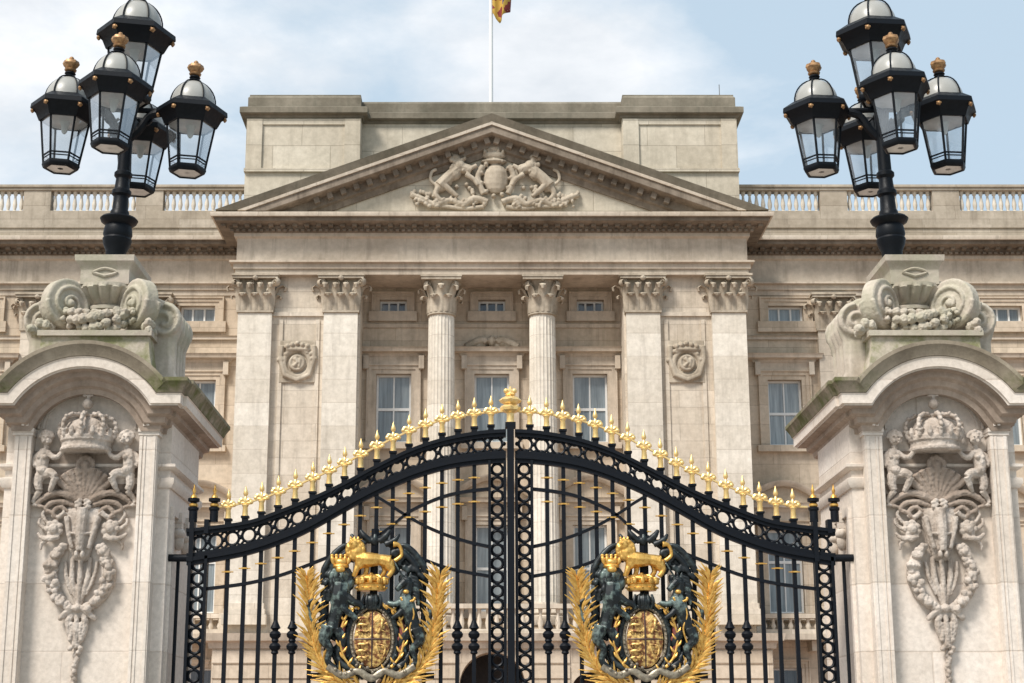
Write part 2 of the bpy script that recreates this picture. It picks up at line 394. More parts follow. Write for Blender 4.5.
WINS = []   # (cx, z0, z1, halfw, wall y, kind)
def win(off, hw, v0, v1, Y, kind):
    vm = (v0 + v1) / 2
    WINS.append((PX(off, vm, Y), Zv(v1, Y), Zv(v0, Y), PX(hw, vm, Y), Y, kind))
wing_off = [294, 397, 513, 621]
for sgn in (-1, 1):
    for o in wing_off:
        win(sgn * o, 17.5, 306, 322, YW, 'mezz'); win(sgn * o, 17, 380, 446, YW, 'upper')
        win(sgn * o, 17.5, 530, 614, YW, 'tall'); win(sgn * o, 17, 668, 735, YW, 'ground')
for o in (-98.5, 0, 98.5):
    win(o, 13.5, 300, 312, YR, 'small'); win(o, 17.5, 374, 443, YR, 'upperc' if o == 0 else 'upperp'); win(o, 17, 525, 612, YR, 'tallp')

zMain = Zv(645, YW)
holes_w = lambda s: [(c - h, c + h, z0, z1) for c, z0, z1, h, y, k in WINS if y == YW and (c > 0) == (s > 0)]
zTop = Zv(228, YW)
for sgn in (-1, 1):
    b = MB()
    x0, x1 = (xPav - .3, WEND) if sgn > 0 else (-WEND, -xPav + .3)
    wall_holes(b, x0, x1, 0, zTop, YW, holes_w(sgn), .45)
    xe = x1 if sgn > 0 else x0
    b.add([(xe, YW, 0), (xe, YW + 14, 0), (xe, YW + 14, zTop), (xe, YW, zTop)], [(0, 1, 2, 3)])
    b.build('wing_wall', M['wing'], palace, sharp=20)
b = MB(); b.add([(-WEND, YW, zTop), (WEND, YW, zTop), (WEND, YW + 14, zTop), (-WEND, YW + 14, zTop)], [(0, 1, 2, 3)])
b.add([(-WEND, YW + 14, 0), (WEND, YW + 14, 0), (WEND, YW + 14, zTop), (-WEND, YW + 14, zTop)], [(0, 1, 2, 3)])
b.build('roof', M['lead'], palace)
# dark interior behind the panes
# portico walls
xIn = PX(134, 400, YP)
zLedge = Zv(640, YP); zFirst = Zv(632, YP)
b = MB()
wall_holes(b, -xIn - .2, xIn + .2, zFirst - .3, zArchB + .2, YR, [(c - h, c + h, z0, z1) for c, z0, z1, h, y, k in WINS if y == YR], .4)
b.build('recessed_wall', M['wing'], palace, sharp=20)
for sgn in (-1, 1):
    b = MB(); a, c = sorted((sgn * xIn, sgn * (xPav - .12)))
    b.box(a, c, YB, YW + .6, zFirst - .3, zArchB)
    # sunk side panels between the pilasters
    zt = Zv(320, YB); zm = Zv(386, YB)
    xa = PX(176, 400, YB); xb = PX(213, 400, YB)
    for q in (xa, xb):
        b.box(sgn * q - .07, sgn * q + .07, YB - .06, YB, zFirst, zt)
    a, c = sorted((sgn * xa, sgn * xb))
    b.box(a - .5, c + .5, YB - .09, YB, zCapB - .06, zCapB + .09)
    b.build('pavilion_wall', M['front'], palace)

# entablature: architrave, frieze
b = MB()
arch_h = zFrzB - zArchB; fr_h = zFrzT - zFrzB
b.hmould(plan, zArchB, [(-1.9 if False else -.6, 0), (.06, 0), (.06, arch_h * .42), (.13, arch_h * .42), (.13, arch_h * .8), (.26, arch_h * .86), (.26, arch_h), (.035, arch_h + .03), (.035, arch_h + fr_h * .5), (.035, arch_h + fr_h * .82), (.14, arch_h + fr_h * .88), (.14, arch_h + fr_h), (-.6, arch_h + fr_h)])
b.box(-xPav + .5, xPav - .5, YP + .55, YR, zArchB + .004, zFrzT)           # soffit over the recessed bays
b.build('entablature', M['trim'], palace, sharp=25)
# cornice
zC = zFrzT; hC = zCorT - zFrzT
b = MB()
prof = [(-.4, 0), (.16, 0), (.20, hC * .2), (.30, hC * .24), (.30, hC * .48), (.74, hC * .52), (.77, hC * .55), (.77, hC * .78), (.83, hC * .8), (.88, hC), (-.4, hC + .06)]
b.hmould(plan, zC, prof)
b.cur = 0
def dent_x(x0, x1, step, fn):
    n = int((x1 - x0) / step)
    for i in range(n + 1): fn(x0 + (x1 - x0) * i / n)
def modil(x, Y): b.box(x - .085, x + .085, Y - .52, Y - .2, zC + hC * .29, zC + hC * .515)
dent_x(-xPav - .5, xPav + .5, .43, lambda x: modil(x, YP))
dent_x(xPav + .6, WEND - .3, .43, lambda x: modil(x, YW)); dent_x(-WEND + .3, -xPav - .6, .43, lambda x: modil(x, YW))
def dentil(x, Y): b.box(x - .06, x + .06, Y - .32, Y - .1, zC + hC * .03, zC + hC * .20)
dent_x(-xPav - .2, xPav + .2, .215, lambda x: dentil(x, YP))
dent_x(xPav + .3, WEND - .3, .215, lambda x: dentil(x, YW)); dent_x(-WEND + .3, -xPav - .3, .215, lambda x: dentil(x, YW))
b.build('cornice', M['grime_shade'], palace, sharp=25)
b = MB()                                             # paler top fillet of the cornice
b.hmould(plan, zCorT - .09, [(.2, 0), (.90, 0), (.93, .10), (.93, .15), (.2, .18)])
b.build('cornice_fillet', M['front'], palace, sharp=25)

# pediment
YPED = YP - .02
zPB = zCorT + .10
zApex = Zv(113, YP - .9); xCor = PX(277, 210, YP - .9)
b = MB(); tz = zApex - 1.0
b.prism([(-xCor + 1.6, zPB - .05), (xCor - 1.6, zPB - .05), (0, tz)], YPED, YPED + 1.2)
b.build('tympanum', M['attic'], palace)
rake = [(-xCor, zPB + .06), (0, zApex), (xCor, zPB + .06)]
ang = atan2(zApex - zPB - .06, xCor)
RH = 1.27                                            # raking cornice height
b = MB()
b.rake(rake, YP, [(-.9, -RH), (.10, -RH), (.15, -RH * .84), (.28, -RH * .80), (.28, -RH * .56), (.70, -RH * .52), (.74, -RH * .5), (.74, -RH * .30), (-.9, -RH * .30)])
L = sqrt(xCor ** 2 + (zApex - zPB) ** 2)
for sgn in (-1, 1):
    k = int(L / .50)
    for i in range(7, k):
        t = i / k * L
        px = -xCor + t * cos(ang); pz = zPB + .06 + t * sin(ang)
        b.T = Matrix.Scale(sgn, 4, (1, 0, 0)) @ Matrix.Translation((px, 0, pz)) @ Matrix.Rotation(-ang, 4, 'Y')
        b.box(-.10, .10, YP - .50, YP - .2, -RH * .72, -RH * .53)
    b.T = Matrix()
b.build('raking_cornice', M['grime_shade'], palace, sharp=25)
b = MB()
b.rake(rake, YP, [(-.9, -RH * .30), (.80, -RH * .30), (.82, -RH * .22), (-.9, -RH * .205)]); b.build('raking_fillet', M['front'], palace, sharp=25)
b = MB()
b.rake(rake, YP, [(-.9, -RH * .20), (.78, -RH * .20), (.86, -RH * .04), (.88, 0), (-.9, .02)]); b.build('raking_sima', M['attic_cap'], palace, sharp=25)
# tympanum gable roof running back
b = MB(); b.prism([(-xCor + .6, zPB - .02), (xCor - .6, zPB - .02), (0, zApex - .25)], YPED + 1.2, YW + 1.5); b.build('pediment_roof', M['lead'], palace)

# pediment carving
def PP(u, v, d=0.0): return Vector((PX(u - 492, v, YPED), YPED - d, Zv(v, YPED)))
S = Sx(180, YPED)
b = MB()
def blob(u, v, ru, rv, rd=4, rot=0, d=3):
    b.ell(PP(u, v, d * S), (ru * S, rd * S, rv * S), Matrix.Rotation(radians(rot), 3, 'Y'), 12, 8)
def limb(pts, rr, d=4):
    b.tube(cat_rom([PP(u, v, d * S) for u, v in pts], 4), [lerp_tab([(0, rr[0]), (1, rr[-1])], i / (4 * (len(pts) - 1))) * S for i in range(4 * (len(pts) - 1) + 1)], 8)
blob(496, 180, 13, 16, 7, 0, 3)                                                # oval shield
limb([(483, 168), (478, 180), (484, 196)], (3, 3), 6); limb([(509, 168), (514, 180), (508, 196)], (3, 3), 6)
for k in range(11):
    a = k * 2 * pi / 11; blob(496 + 15 * cos(a), 180 + 18 * sin(a), 2.5, 2.5, 4, 0, 5)
blob(494, 157, 12, 5, 6); blob(494, 151, 9, 4, 5); blob(494, 146, 2.5, 4, 3); blob(494, 163, 14, 2.5, 7)     # crown
for x in (-9, -4.5, 4.5, 9): blob(494 + x, 154 - (9 - abs(x)) * .3, 2, 4, 6)
for s, cx in ((-1, 494), (1, 496)):
    def q(x): return cx + s * x
    limb([(q(22), 173), (q(33), 170), (q(44), 178), (q(54), 188)], (5.5, 6.5), 5)      # animal's trunk
    limb([(q(33), 171), (q(37), 164), (q(40), 159)], (4.5, 3.5), 6); blob(q(38), 160, 5, 4, 4, 0, 6)
    limb([(q(40), 159), (q(43), 153)], (1.8, .8), 6)
    limb([(q(26), 173), (q(17), 168)], (2.6, 2.2), 8); limb([(q(28), 177), (q(20), 182), (q(16), 188)], (2.8, 2), 8)
    limb([(q(50), 187), (q(42), 194), (q(36), 199)], (3.6, 2), 7); limb([(q(54), 188), (q(58), 196), (q(52), 203)], (3.6, 2), 6)
    limb([(q(56), 188), (q(63), 182), (q(62), 174), (q(57), 171)], (1.6, 1.8), 5)
    limb([(q(6), 204), (q(20), 200), (q(30), 206), (q(44), 202), (q(58), 206), (q(72), 200), (q(82), 196)], (3.6, 2.4), 5)
    limb([(q(10), 208), (q(28), 210), (q(46), 208), (q(66), 207)], (2.4, 2), 4)
    for k in range(16): blob(q(18 + k * 4.3 + random.uniform(-2, 2)), 203 + random.uniform(-5, 5) - k * .25, random.uniform(1.6, 3), random.uniform(1.6, 3), 3, 0, 4)
    for k in range(7): blob(q(64 + k * 3), 198 - k * .6 + random.uniform(-4, 3), 2, 2.6, 2, 0, 3)
    blob(q(40), 176, 8, 7, 6, s * 30, 5); blob(q(52), 187, 8, 6.5, 6, s * 40, 4); blob(q(34), 168, 6, 6, 6, 0, 6); blob(q(42.5), 161, 3, 2.4, 3, 0, 7)
    for k in range(14): blob(q(31 + random.uniform(-3, 12)), 164 + random.uniform(-4, 10), 1.8, 2.6, 2.4, random.uniform(-40, 40), 8)
    for k in range(26): blob(q(random.uniform(8, 78)), 205 + random.uniform(-4, 4), random.uniform(1.2, 2.4), random.uniform(1.4, 3), 2.4, random.uniform(-60, 60), 6)
    for k in range(8): blob(q(20 + random.uniform(0, 30)), 190 + random.uniform(-6, 6), 2.4, 2.4, 3, 0, 3)
b.build('pediment_carving', M['carved'], palace, remesh=.022)

# attic
zAB = zTop - .3
b = MB()
YA = YP + 1.1; YAc = YP + 1.7
aT = Zv(117, YA); xo = PX(246, 150, YA); xi = PX(131, 150, YA)
for s in (-1, 1):
    a, c = sorted((s * xi, s * xo)); b.box(a, c, YA, YA + 9, zAB, aT)
    pa, pc = (a + .55, c - .55)
    zt = Zv(122, YA); zb = Zv(162, YA)
    for q in ((a + .02, a + .62), (c - .62, c - .02)): b.box(q[0], q[1], YA - .09, YA, zb - .3, zt + .1)
    b.box(a + .62, c - .62, YA - .06, YA, zt - .12, zt + .1)
    b.box(a - .03, c + .03, YA - .12, YA + 9, zb - .42, zb - .28)
b.box(-xi + .004, xi - .004, YAc, YA + 9, zAB, Zv(122, YAc))
b.build('attic_wall', M['attic'], palace)
b = MB()
ap = [(-xo, YA + 9), (-xo, YA), (-xi, YA), (-xi, YAc), (xi, YAc), (xi, YA), (xo, YA), (xo, YA + 9)]
h = Zv(108, YA) - aT
b.hmould(ap, aT - .05, [(-.5, 0), (.05, 0), (.09, .08), (.22, .12), (.25, .15), (.25, h), (.16, h + .05), (-.5, h + .06)])
hb = Zv(98.5, YAc) - Zv(109, YAc)
b.hmould(ap, aT - .0 + h, [(-.9, 0), (-.02, 0), (-.02, hb), (-.10, hb + .1), (-.9, hb + .14)])
for s in (-1, 1):
    a, c = sorted((s * (xi + .05), s * (xo - .05))); b.box(a, c, YA + .25, YA + 8.8, aT + .05 + h + hb, aT + .05 + h + hb + .16)
b.box(-xi + .02, xi - .02, YAc + .5, YA + 8.6, aT - .3, aT + h)
b.build('attic_cornice', M['attic_cap'], palace, sharp=25)
b = MB(); rx = PX(228, 97, YA + 1); rz = aT + .05 + h + hb + .15
b.tube([(rx, YA + 1, rz), (rx, YA + 1, rz + .75)], .018, 6); b.build('lightning_rod', M['lead'], palace)

# wing parapet with balustrade
YBAL = YW - .35
zb0 = Zv(229, YBAL - .1); zb1 = Zv(212.5, YBAL); zb2 = Zv(192, YBAL); zb3 = Zv(187, YBAL)
pier_off = [341, 453, 565, 677]
bal_mesh = None
bp_ = MB(); hh = zb2 - zb1
bp_.lathe([(.085, 0), (.085, hh * .06), (.05, hh * .10), (.085, hh * .3), (.09, hh * .38), (.05, hh * .68), (.045, hh * .8), (.075, hh * .84), (.075, hh * .90), (.085, hh * .93), (.085, hh)], (0, 0, 0), 10)
for sgn in (-1, 1):
    edge = xPav - .6
    piers = [PX(o, 200, YBAL) for o in pier_off]; pw = PX(13.5, 200, YBAL)
    b = MB()
    a, c = sorted((sgn * edge, sgn * WEND))
    b.box(a, c, YBAL - .22, YBAL + .26, zCorT + .0, zb1); b.box(a, c, YBAL - .28, YBAL + .32, zb0, zb0 + .12)
    b.box(a, c, YBAL - .24, YBAL + .28, zb2, zb2 + (zb3 - zb2) * .55); b.box(a, c, YBAL - .30, YBAL + .34, zb2 + (zb3 - zb2) * .55, zb3)
    for p in piers: b.box(sgn * p - pw, sgn * p + pw, YBAL - .2, YBAL + .24, zb1 + .002, zb2 - .002)
    bal = b.build('parapet', M['parapet'], palace)
    bounds = [edge] + piers + [WEND]
    for i in range(len(bounds) - 1):
        lo = bounds[i] + (pw if i else .6); hi = bounds[i + 1] - (pw if i + 1 < len(bounds) - 1 else 0)
        n = max(2, round((hi - lo) / .262))
        if i < 3:
            for k in range(n):
                x = sgn * (lo + (hi - lo) * (k + .5) / n)
                if bal_mesh is None:
                    o = bp_.build('baluster', M['shaft'], bal); bal_mesh = o.data
                    bal_mesh.transform(Matrix.Translation((0, 60, 0)))           # build() took the palace's place off: put it back
                else:
                    o = bpy.data.objects.new('baluster', bal_mesh); COL.objects.link(o); o.parent = bal
                o.location = (x, YBAL - 60, zb1)
        else:
            m2 = MB()
            for k in range(n):
                m2.T = Matrix.Translation((sgn * (lo + (hi - lo) * (k + .5) / n), YBAL, zb1)); m2.add(bp_.v, bp_.f)
            m2.build('baluster_row', M['shaft'], bal)['kind'] = 'stuff'

# ------ capitals, columns, pilasters
def leaf(b, base, out, h, w, curl, th=.05):
    out = Vector(out).normalized(); up = Vector((0, 0, 1)); base = Vector(base); side = out.cross(up)
    cv = [(0, 0), (.02, .35), (.05, .65), (.16, .9), (curl * .8, 1.0), (curl, .93), (curl * .92, .8)]
    ws = [.7, .95, 1.0, .9, .7, .5, .25]; rs = []
    for (o, z), ww in zip(cv, ws):
        p = base + out * (o * h) + up * (z * h); a = side * (w * .5 * ww); t = out * th
        rs.append([p - a, p - a * .3 + t * .9, p + a * .3 + t * .9, p + a, p + a * .4 - t * .3, p - a * .4 - t * .3])
    b.rings(rs)
def volute(b, c, ax, r, th, turns=1.7):
    ax = Vector(ax).normalized(); e1 = Vector((0, 0, 1)); e2 = ax.cross(e1).normalized(); c = Vector(c)
    pts = []; rr = []
    n = 22
    for i in range(n + 1):
        t = i / n; a = t * turns * 2 * pi; q = r * (1 - .82 * t)
        pts.append(c + e1 * (q * cos(a)) + e2 * (q * sin(a))); rr.append(r * (.22 - .08 * t))
    b.tube(pts, rr, 6, flat=th / (r * .2), up=ax)
def capital_round(b, cx, cy, z0, h, r):
    b.lathe([(r, 0), (r * 1.08, .03), (r * 1.08, .09), (r, .12), (r * .98, h * .4), (r * 1.08, h * .75), (r * 1.35, h * .88)], (cx, cy, z0), 18)
    for k in range(8):
        a = k * pi / 4 + pi / 8
        leaf(b, (cx + cos(a) * r * .98, cy + sin(a) * r * .98, z0 + .1), (cos(a), sin(a), 0), h * .42, r * .78, .5, .07)
        a = k * pi / 4
        leaf(b, (cx + cos(a) * r * .98, cy + sin(a) * r * .98, z0 + .1), (cos(a), sin(a), 0), h * .68, r * .72, .36, .07)
    for k in range(4):
        a = k * pi / 2 + pi / 4
        d = Vector((cos(a), sin(a), 0)); c = Vector((cx, cy, z0 + h * .78)) + d * r * 1.42
        volute(b, c, (-sin(a), cos(a), 0), r * .26, .1)
        b.tube([Vector((cx, cy, z0 + h * .5)) + d * r, Vector((cx, cy, z0 + h * .72)) + d * r * 1.15, c + Vector((0, 0, r * .2))], [r * .12, r * .14, r * .12], 6)
        a = k * pi / 2; d = Vector((cos(a), sin(a), 0))
        b.ell(Vector((cx, cy, z0 + h * .9)) + d * r * 1.28, (r * .2, r * .2, r * .2), None, 8, 6)
    w = r * 1.48
    b.box(cx - w, cx + w, cy - w, cy + w, z0 + h * .88, z0 + h * .94); b.box(cx - w * 1.04, cx + w * 1.04, cy - w * 1.04, cy + w * 1.04, z0 + h * .945, z0 + h)
def capital_flat(b, cx, yf, z0, h, hw, d=.45):
    b.box(cx - hw, cx + hw, yf, yf + d, z0, z0 + h); b.box(cx - hw - .05, cx + hw + .05, yf - .06, yf + d, z0 + .02, z0 + .1)
    n = 3
    for k in range(n):
        x = cx + (k - 1) * hw * .72
        leaf(b, (x, yf, z0 + .1), (0, -1, 0), h * .42, hw * .62, .5, .07)
    for k in range(4):
        x = cx + (k - 1.5) * hw * .62
        leaf(b, (x, yf, z0 + .1), (0, -1, 0), h * .68, hw * .5, .36, .07)
    for s in (-1, 1):
        for zz in (.42, .68): leaf(b, (cx + s * hw, yf + d * .4, z0 + .1), (s, 0, 0), h * zz, hw * .6, .45, .07)
        c = Vector((cx + s * hw * 1.2, yf - .16, z0 + h * .78)); volute(b, c, (s * .6, .8, 0), hw * .27, .1)
        volute(b, Vector((cx + s * hw * .25, yf - .12, z0 + h * .76)), (0, 1, 0), hw * .17, .07)
        b.tube([(cx + s * hw * .6, yf - .05, z0 + h * .5), (cx + s * hw * .95, yf - .12, z0 + h * .74), c + Vector((0, 0, hw * .2))], hw * .1, 6)
    b.ell((cx, yf - .2, z0 + h * .9), (hw * .2, .12, hw * .18), None, 8, 6)
    b.box(cx - hw * 1.34, cx + hw * 1.34, yf - .26, yf + d, z0 + h * .88, z0 + h * .94); b.box(cx - hw * 1.4, cx + hw * 1.4, yf - .3, yf + d, z0 + h * .945, z0 + h)
def attic_base(b, cx, yf, hw, z0, d):
    b.box(cx - hw * 1.25, cx + hw * 1.25, yf - .22, yf + d, z0, z0 + .35); b.box(cx - hw * 1.16, cx + hw * 1.16, yf - .14, yf + d, z0 + .353, z0 + .55); b.box(cx - hw * 1.08, cx + hw * 1.08, yf - .07, yf + d, z0 + .553, z0 + .75)
zBase = Zv(622, YP)
for off, hwp in ((-237.5, 17), (-151.5, 17), (151.5, 17), (237.5, 17)):
    x = PX(off, 330, YP + .05); hw = PX(hwp, 330, YP + .05)
    b = MB(); b.box(x - hw, x + hw, YP + .02, YB + .3, zBase, zCapB)
    o = b.build('pilaster', M['shaft'], palace)
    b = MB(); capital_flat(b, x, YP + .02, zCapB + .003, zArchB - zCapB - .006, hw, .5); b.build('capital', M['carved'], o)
    b = MB(); attic_base(b, x, YP + .02, hw, zBase - .1, .6); b.build('base', M['front'], o)
for off in (-50.5, 50.5):
    yc = YP + .62; x = PX(off, 330, yc); r = PX(14, 400, yc)
    b = MB()
    def flute(a, z): return 1.0 - .045 * abs(sin(a * 12)) ** .6 * 0 - (.05 if abs(sin(a * 12)) > .55 else 0)
    b.lathe([(r * 1.06, zBase + .7), (r * 1.05, zBase + 3), (r * 1.0, zBase + (zCapB - zBase) * .55), (r * .93, zCapB)], (x, yc, 0), 96, 0, flute)
    o = b.build('column', M['shaft'], palace, sharp=25)
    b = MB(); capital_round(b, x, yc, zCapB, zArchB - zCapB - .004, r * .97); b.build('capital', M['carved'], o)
    b = MB(); b.lathe([(r * 1.42, 0), (r * 1.42, .3), (r * 1.3, .34), (r * 1.38, .42), (r * 1.3, .52), (r * 1.12, .58), (r * 1.2, .68), (r * 1.08, .76), (r * 1.06, .8)], (x, yc, zBase - .1), 28); b.build('base', M['front'], o)
for sgn in (-1, 1):
    for off in pier_off:
        x = sgn * PX(off, 330, YW); hw = PX(16, 330, YW)
        b = MB(); b.box(x - hw, x + hw, YW - .25, YW + .1, Zv(622, YW), Zv(333, YW)); o = b.build('wing_pilaster', M['front'], palace)
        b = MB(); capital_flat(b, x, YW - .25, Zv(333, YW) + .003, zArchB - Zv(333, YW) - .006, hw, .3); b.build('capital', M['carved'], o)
        b = MB(); attic_base(b, x, YW - .25, hw, Zv(622, YW) - .1, .3); b.build('base', M['front'], o)

# medallions between the pilasters
for sgn in (-1, 1):
    cx = PX(sgn * 194.5, 362, YB); yf = YB - .02; Sm = Sx(362, YB); zc = Zv(364, YB)
    b = MB()
    b.box(cx - 18 * Sm, cx + 18 * Sm, yf - .05, yf + .15, Zv(383, YB), Zv(341, YB))
    b.tube([(cx + 13 * Sm * cos(a * pi / 16), yf - .06, zc + 13 * Sm * sin(a * pi / 16)) for a in range(32)], .10, 8, closed=True)
    b.ell((cx, yf - .06, zc), (9 * Sm, .16, 9.5 * Sm), None, 16, 8)
    b.tube([(cx + 6.5 * Sm * cos(a * pi / 12), yf - .18, zc + 7 * Sm * sin(a * pi / 12)) for a in range(24)], .06, 6, closed=True); b.tube([(cx - 3 * Sm, yf - .2, zc - 4 * Sm), (cx + 1 * Sm, yf - .22, zc), (cx - 2 * Sm, yf - .2, zc + 4.5 * Sm)], .08, 6); b.tube([(cx + 3.4 * Sm, yf - .2, zc + 4 * Sm), (cx + 2.5 * Sm, yf - .2, zc - 4.5 * Sm)], .07, 6)
    for x in (-10, -5, 0, 5, 10): b.ell((cx + x * Sm, yf - .14, zc + (17 + (10 - abs(x)) * .3) * Sm), (2.6 * Sm, .14, 3 * Sm), None, 8, 6)
    b.tube([(cx - 11 * Sm, yf - .14, zc + 14 * Sm), (cx + 11 * Sm, yf - .14, zc + 14 * Sm)], .09, 6)
    for k in range(26):
        a = random.uniform(.15, 2.99); q = random.uniform(14, 19)
        b.ell((cx + q * cos(a) * Sm, yf - .08, zc + q * sin(a) * Sm), (2.4 * Sm, .12, 2.4 * Sm), None, 7, 5)
    for s in (-1, 1):
        b.tube([(cx + s * 16 * Sm, yf - .08, zc + 18 * Sm), (cx + s * 17 * Sm, yf - .09, zc + 4 * Sm), (cx + s * 12 * Sm, yf - .09, zc - 12 * Sm), (cx, yf - .08, zc - 17 * Sm)], [.12, .1, .1, .1], 7)
    b.build('medallion', M['carved'], palace, remesh=.024)

# ------ windows
def window(cx, z0, z1, hw, Y, kind):
    yb = Y + .22; W = MB(); t = .075
    W.box(cx - hw, cx - hw + t, yb, yb + .1, z0, z1); W.box(cx + hw - t, cx + hw, yb, yb + .1, z0, z1)
    W.box(cx - hw + t, cx + hw - t, yb, yb + .1, z1 - t, z1); W.box(cx - hw + t, cx + hw - t, yb, yb + .1, z0, z0 + t * 1.3)
    if kind in ('mezz', 'small'):
        for q in (-1 / 3, 1 / 3): W.box(cx + q * hw - .035, cx + q * hw + .035, yb + .01, yb + .09, z0 + t * 1.3, z1 - t)
    else:
        zm = (z0 + z1) / 2 if kind != 'tall' else z0 + (z1 - z0) * .62
        W.box(cx - hw + t, cx + hw - t, yb + .01, yb + .09, zm - .05, zm + .05)
        W.box(cx - .025, cx + .025, yb + .02, yb + .08, z0 + t * 1.3, zm - .05); W.box(cx - .025, cx + .025, yb + .02, yb + .08, zm + .05, z1 - t)
    o = W.build('window', M['white'], palace)
    P = MB(); P.add([(cx - hw, yb + .06, z0), (cx + hw, yb + .06, z0), (cx + hw, yb + .06, z1), (cx - hw, yb + .06, z1)], [(0, 1, 2, 3)])
    P.build('pane', M['darkpane' if kind in ('small', 'ground') else 'curtain'], o)
    A = MB(); aw = {'mezz': .34, 'small': .30, 'upper': .36, 'upperp': .36, 'upperc': .36, 'tall': .36, 'tallp': .36, 'ground': .3}[kind]
    path = [(cx - hw, z0), (cx - hw, z1), (cx + hw, z1), (cx + hw, z0)]
    A.vmould(path, Y, [(-.05, 0), (.05, 0), (.05, aw * .45), (.09, aw * .45), (.09, aw * .8), (.14, aw * .84), (.14, aw), (-.05, aw)])
    if kind in ('mezz', 'small'): A.box(cx - hw - aw - .1, cx + hw + aw + .1, Y - .16, Y, z0 - aw - .08, z0 - .004)
    else: A.box(cx - hw - aw - .12, cx + hw + aw + .12, Y - .24, Y, z0 - .24, z0 - .004)
    A.build('surround', M['wing'] if Y == YW else M['trim'], o)
    if kind in ('upper', 'upperp', 'upperc', 'tall', 'tallp'):
        H = MB(); zz = z1 + aw + .30; w = hw + aw + .12
        H.box(cx - w + .1, cx + w - .1, Y - .08, Y, z1 + aw + .004, zz)
        H.hmould([(cx - w, Y), (cx - w, Y - .05), (cx + w, Y - .05), (cx + w, Y)], zz, [(-.04, 0), (.05, 0), (.1, .1), (.3, .14), (.32, .26), (.36, .3), (-.04, .34)])
        for s in (-1, 1): H.box(cx + s * (w - .1) - .1, cx + s * (w - .1) + .1, Y - .25, Y, zz - .5, zz)
        if kind in ('upperc', 'tall', 'tallp'):
            arc = [(cx - w - .25 + (2 * w + .5) * i / 14, zz + .34 + .62 * sin(pi * i / 14)) for i in range(15)]
            if kind == 'upperc': arc = None
            if arc: H.vmould(arc, Y, [(-.05, 0), (.2, 0), (.34, .12), (.36, .2), (-.05, .24)])
        H.build('hood', M['trim'], o)
    if kind == 'upperc':
        H = MB(); Sc = Sx(345, Y); zc = Zv(349, Y)
        for s in (-1, 1):
            H.tube(cat_rom([(cx + s * 26 * Sc, Y - .1, zc + 1 * Sc), (cx + s * 18 * Sc, Y - .14, zc + 5 * Sc), (cx + s * 9 * Sc, Y - .16, zc + 8 * Sc), (cx + s * 5 * Sc, Y - .18, zc + 5 * Sc)], 4), .16, 7)
            for k in range(9): H.ell((cx + s * random.uniform(1, 17) * Sc, Y - .12, zc + random.uniform(1, 9) * Sc), random.uniform(.09, .17), None, 7, 5)
        H.ell((cx, Y - .14, zc + 7 * Sc), (4 * Sc, .2, 6 * Sc), None, 10, 7)
        H.build('carved_crest', M['carved'], o, remesh=.026)
for w in WINS: window(*w)

# string courses on the wings, balconies
b = MB()
for sgn in (-1, 1):
    pts = [(-WEND, YW), (-xPav, YW)] if sgn < 0 else [(xPav, YW), (WEND, YW)]
    for v, hgt, pr in ((340, .14, .10), (622, .3, .16), (640, .5, .22)):
        z = Zv(v, YW); b.hmould(pts, z, [(-.04, 0), (pr, 0), (pr, hgt * .8), (pr + .05, hgt), (-.04, hgt)])
zl = Zv(338, YR); b.hmould([(-xIn, YR), (xIn, YR)], Zv(328, YR), [(-.04, 0), (.07, 0), (.10, .14), (-.04, .16)])
b.build('string_course', M['trim'], palace)
def small_balustrade(x0, x1, Y, z0, z1, parent):
    b = MB(); b.box(x0, x1, Y - .15, Y + .15, z0, z0 + .16); b.box(x0, x1, Y - .17, Y + .17, z1 - .16, z1)
    n = max(3, int((x1 - x0) / .3))
    for k in range(n):
        x = x0 + (x1 - x0) * (k + .5) / n; q = z1 - z0 - .32
        b.lathe([(.06, 0), (.1, q * .3), (.05, q * .7), (.08, q)], (x, Y, z0 + .16), 8)
    for x in (x0, x1): b.box(x - .16, x + .16, Y - .2, Y + .2, z0 - .003, z1 + .02)
    return b.build('balcony', M['front'], parent)
zc0 = Zv(634, YP - .6); zc1 = Zv(604, YP - .6)
small_balustrade(-xIn, xIn, YP - .6, zc0, zc1, palace)
for sgn in (-1, 1):
    for o in wing_off:
        x = sgn * PX(o, 620, YW); small_balustrade(x - 1.1, x + 1.1, YW - .9, Zv(634, YW - .9), Zv(614, YW - .9), palace)
        b = MB(); b.box(x - 1.35, x + 1.35, YW - 1.15, YW, Zv(640, YW - .9), Zv(634, YW - .9) - .004)
        for s in (-.9, .9): b.prism([(0, 0)] * 0 or [(x + s - .14, Zv(652, YW)), (x + s + .14, Zv(652, YW)), (x + s + .14, Zv(640, YW - .9) - .01), (x + s - .14, Zv(640, YW - .9) - .01)], YW - .8, YW)
        b.build('balcony_slab', M['trim'], palace)
# portico ground floor
YG = YP - .75; xg = xPav + .25; zg = zc0 - .004
b = MB()
ah = PX(33, 660, YG); az = Zv(652, YG); sh = [PX(o, 680, YG) for o in (-98.5, 98.5)]; sw = PX(20, 680, YG)
holes = [(-ah, ah, 0, az)] + [(x - sw, x + sw, 0, Zv(672, YG)) for x in sh]
wall_holes(b, -xg, xg, 0, zg - .45, YG, holes, 1.4)
for s in (-1, 1): b.add([(s * xg, YG, 0), (s * xg, YW + .5, 0), (s * xg, YW + .5, zg - .45), (s * xg, YG, zg - .45)], [(0, 1, 2, 3)])
for (x, w, zt) in [(0, ah, az)] + [(x, sw, Zv(672, YG)) for x in sh]:
    for s in (-1, 1):
        poly = [(x + s * w, zt), (x + s * w, zt - w)] + [(x + s * w * cos(a * pi / 16), zt - w + w * sin(a * pi / 16)) for a in range(1, 9)]
        b.prism(poly, YG + .003, YG + 1.3)
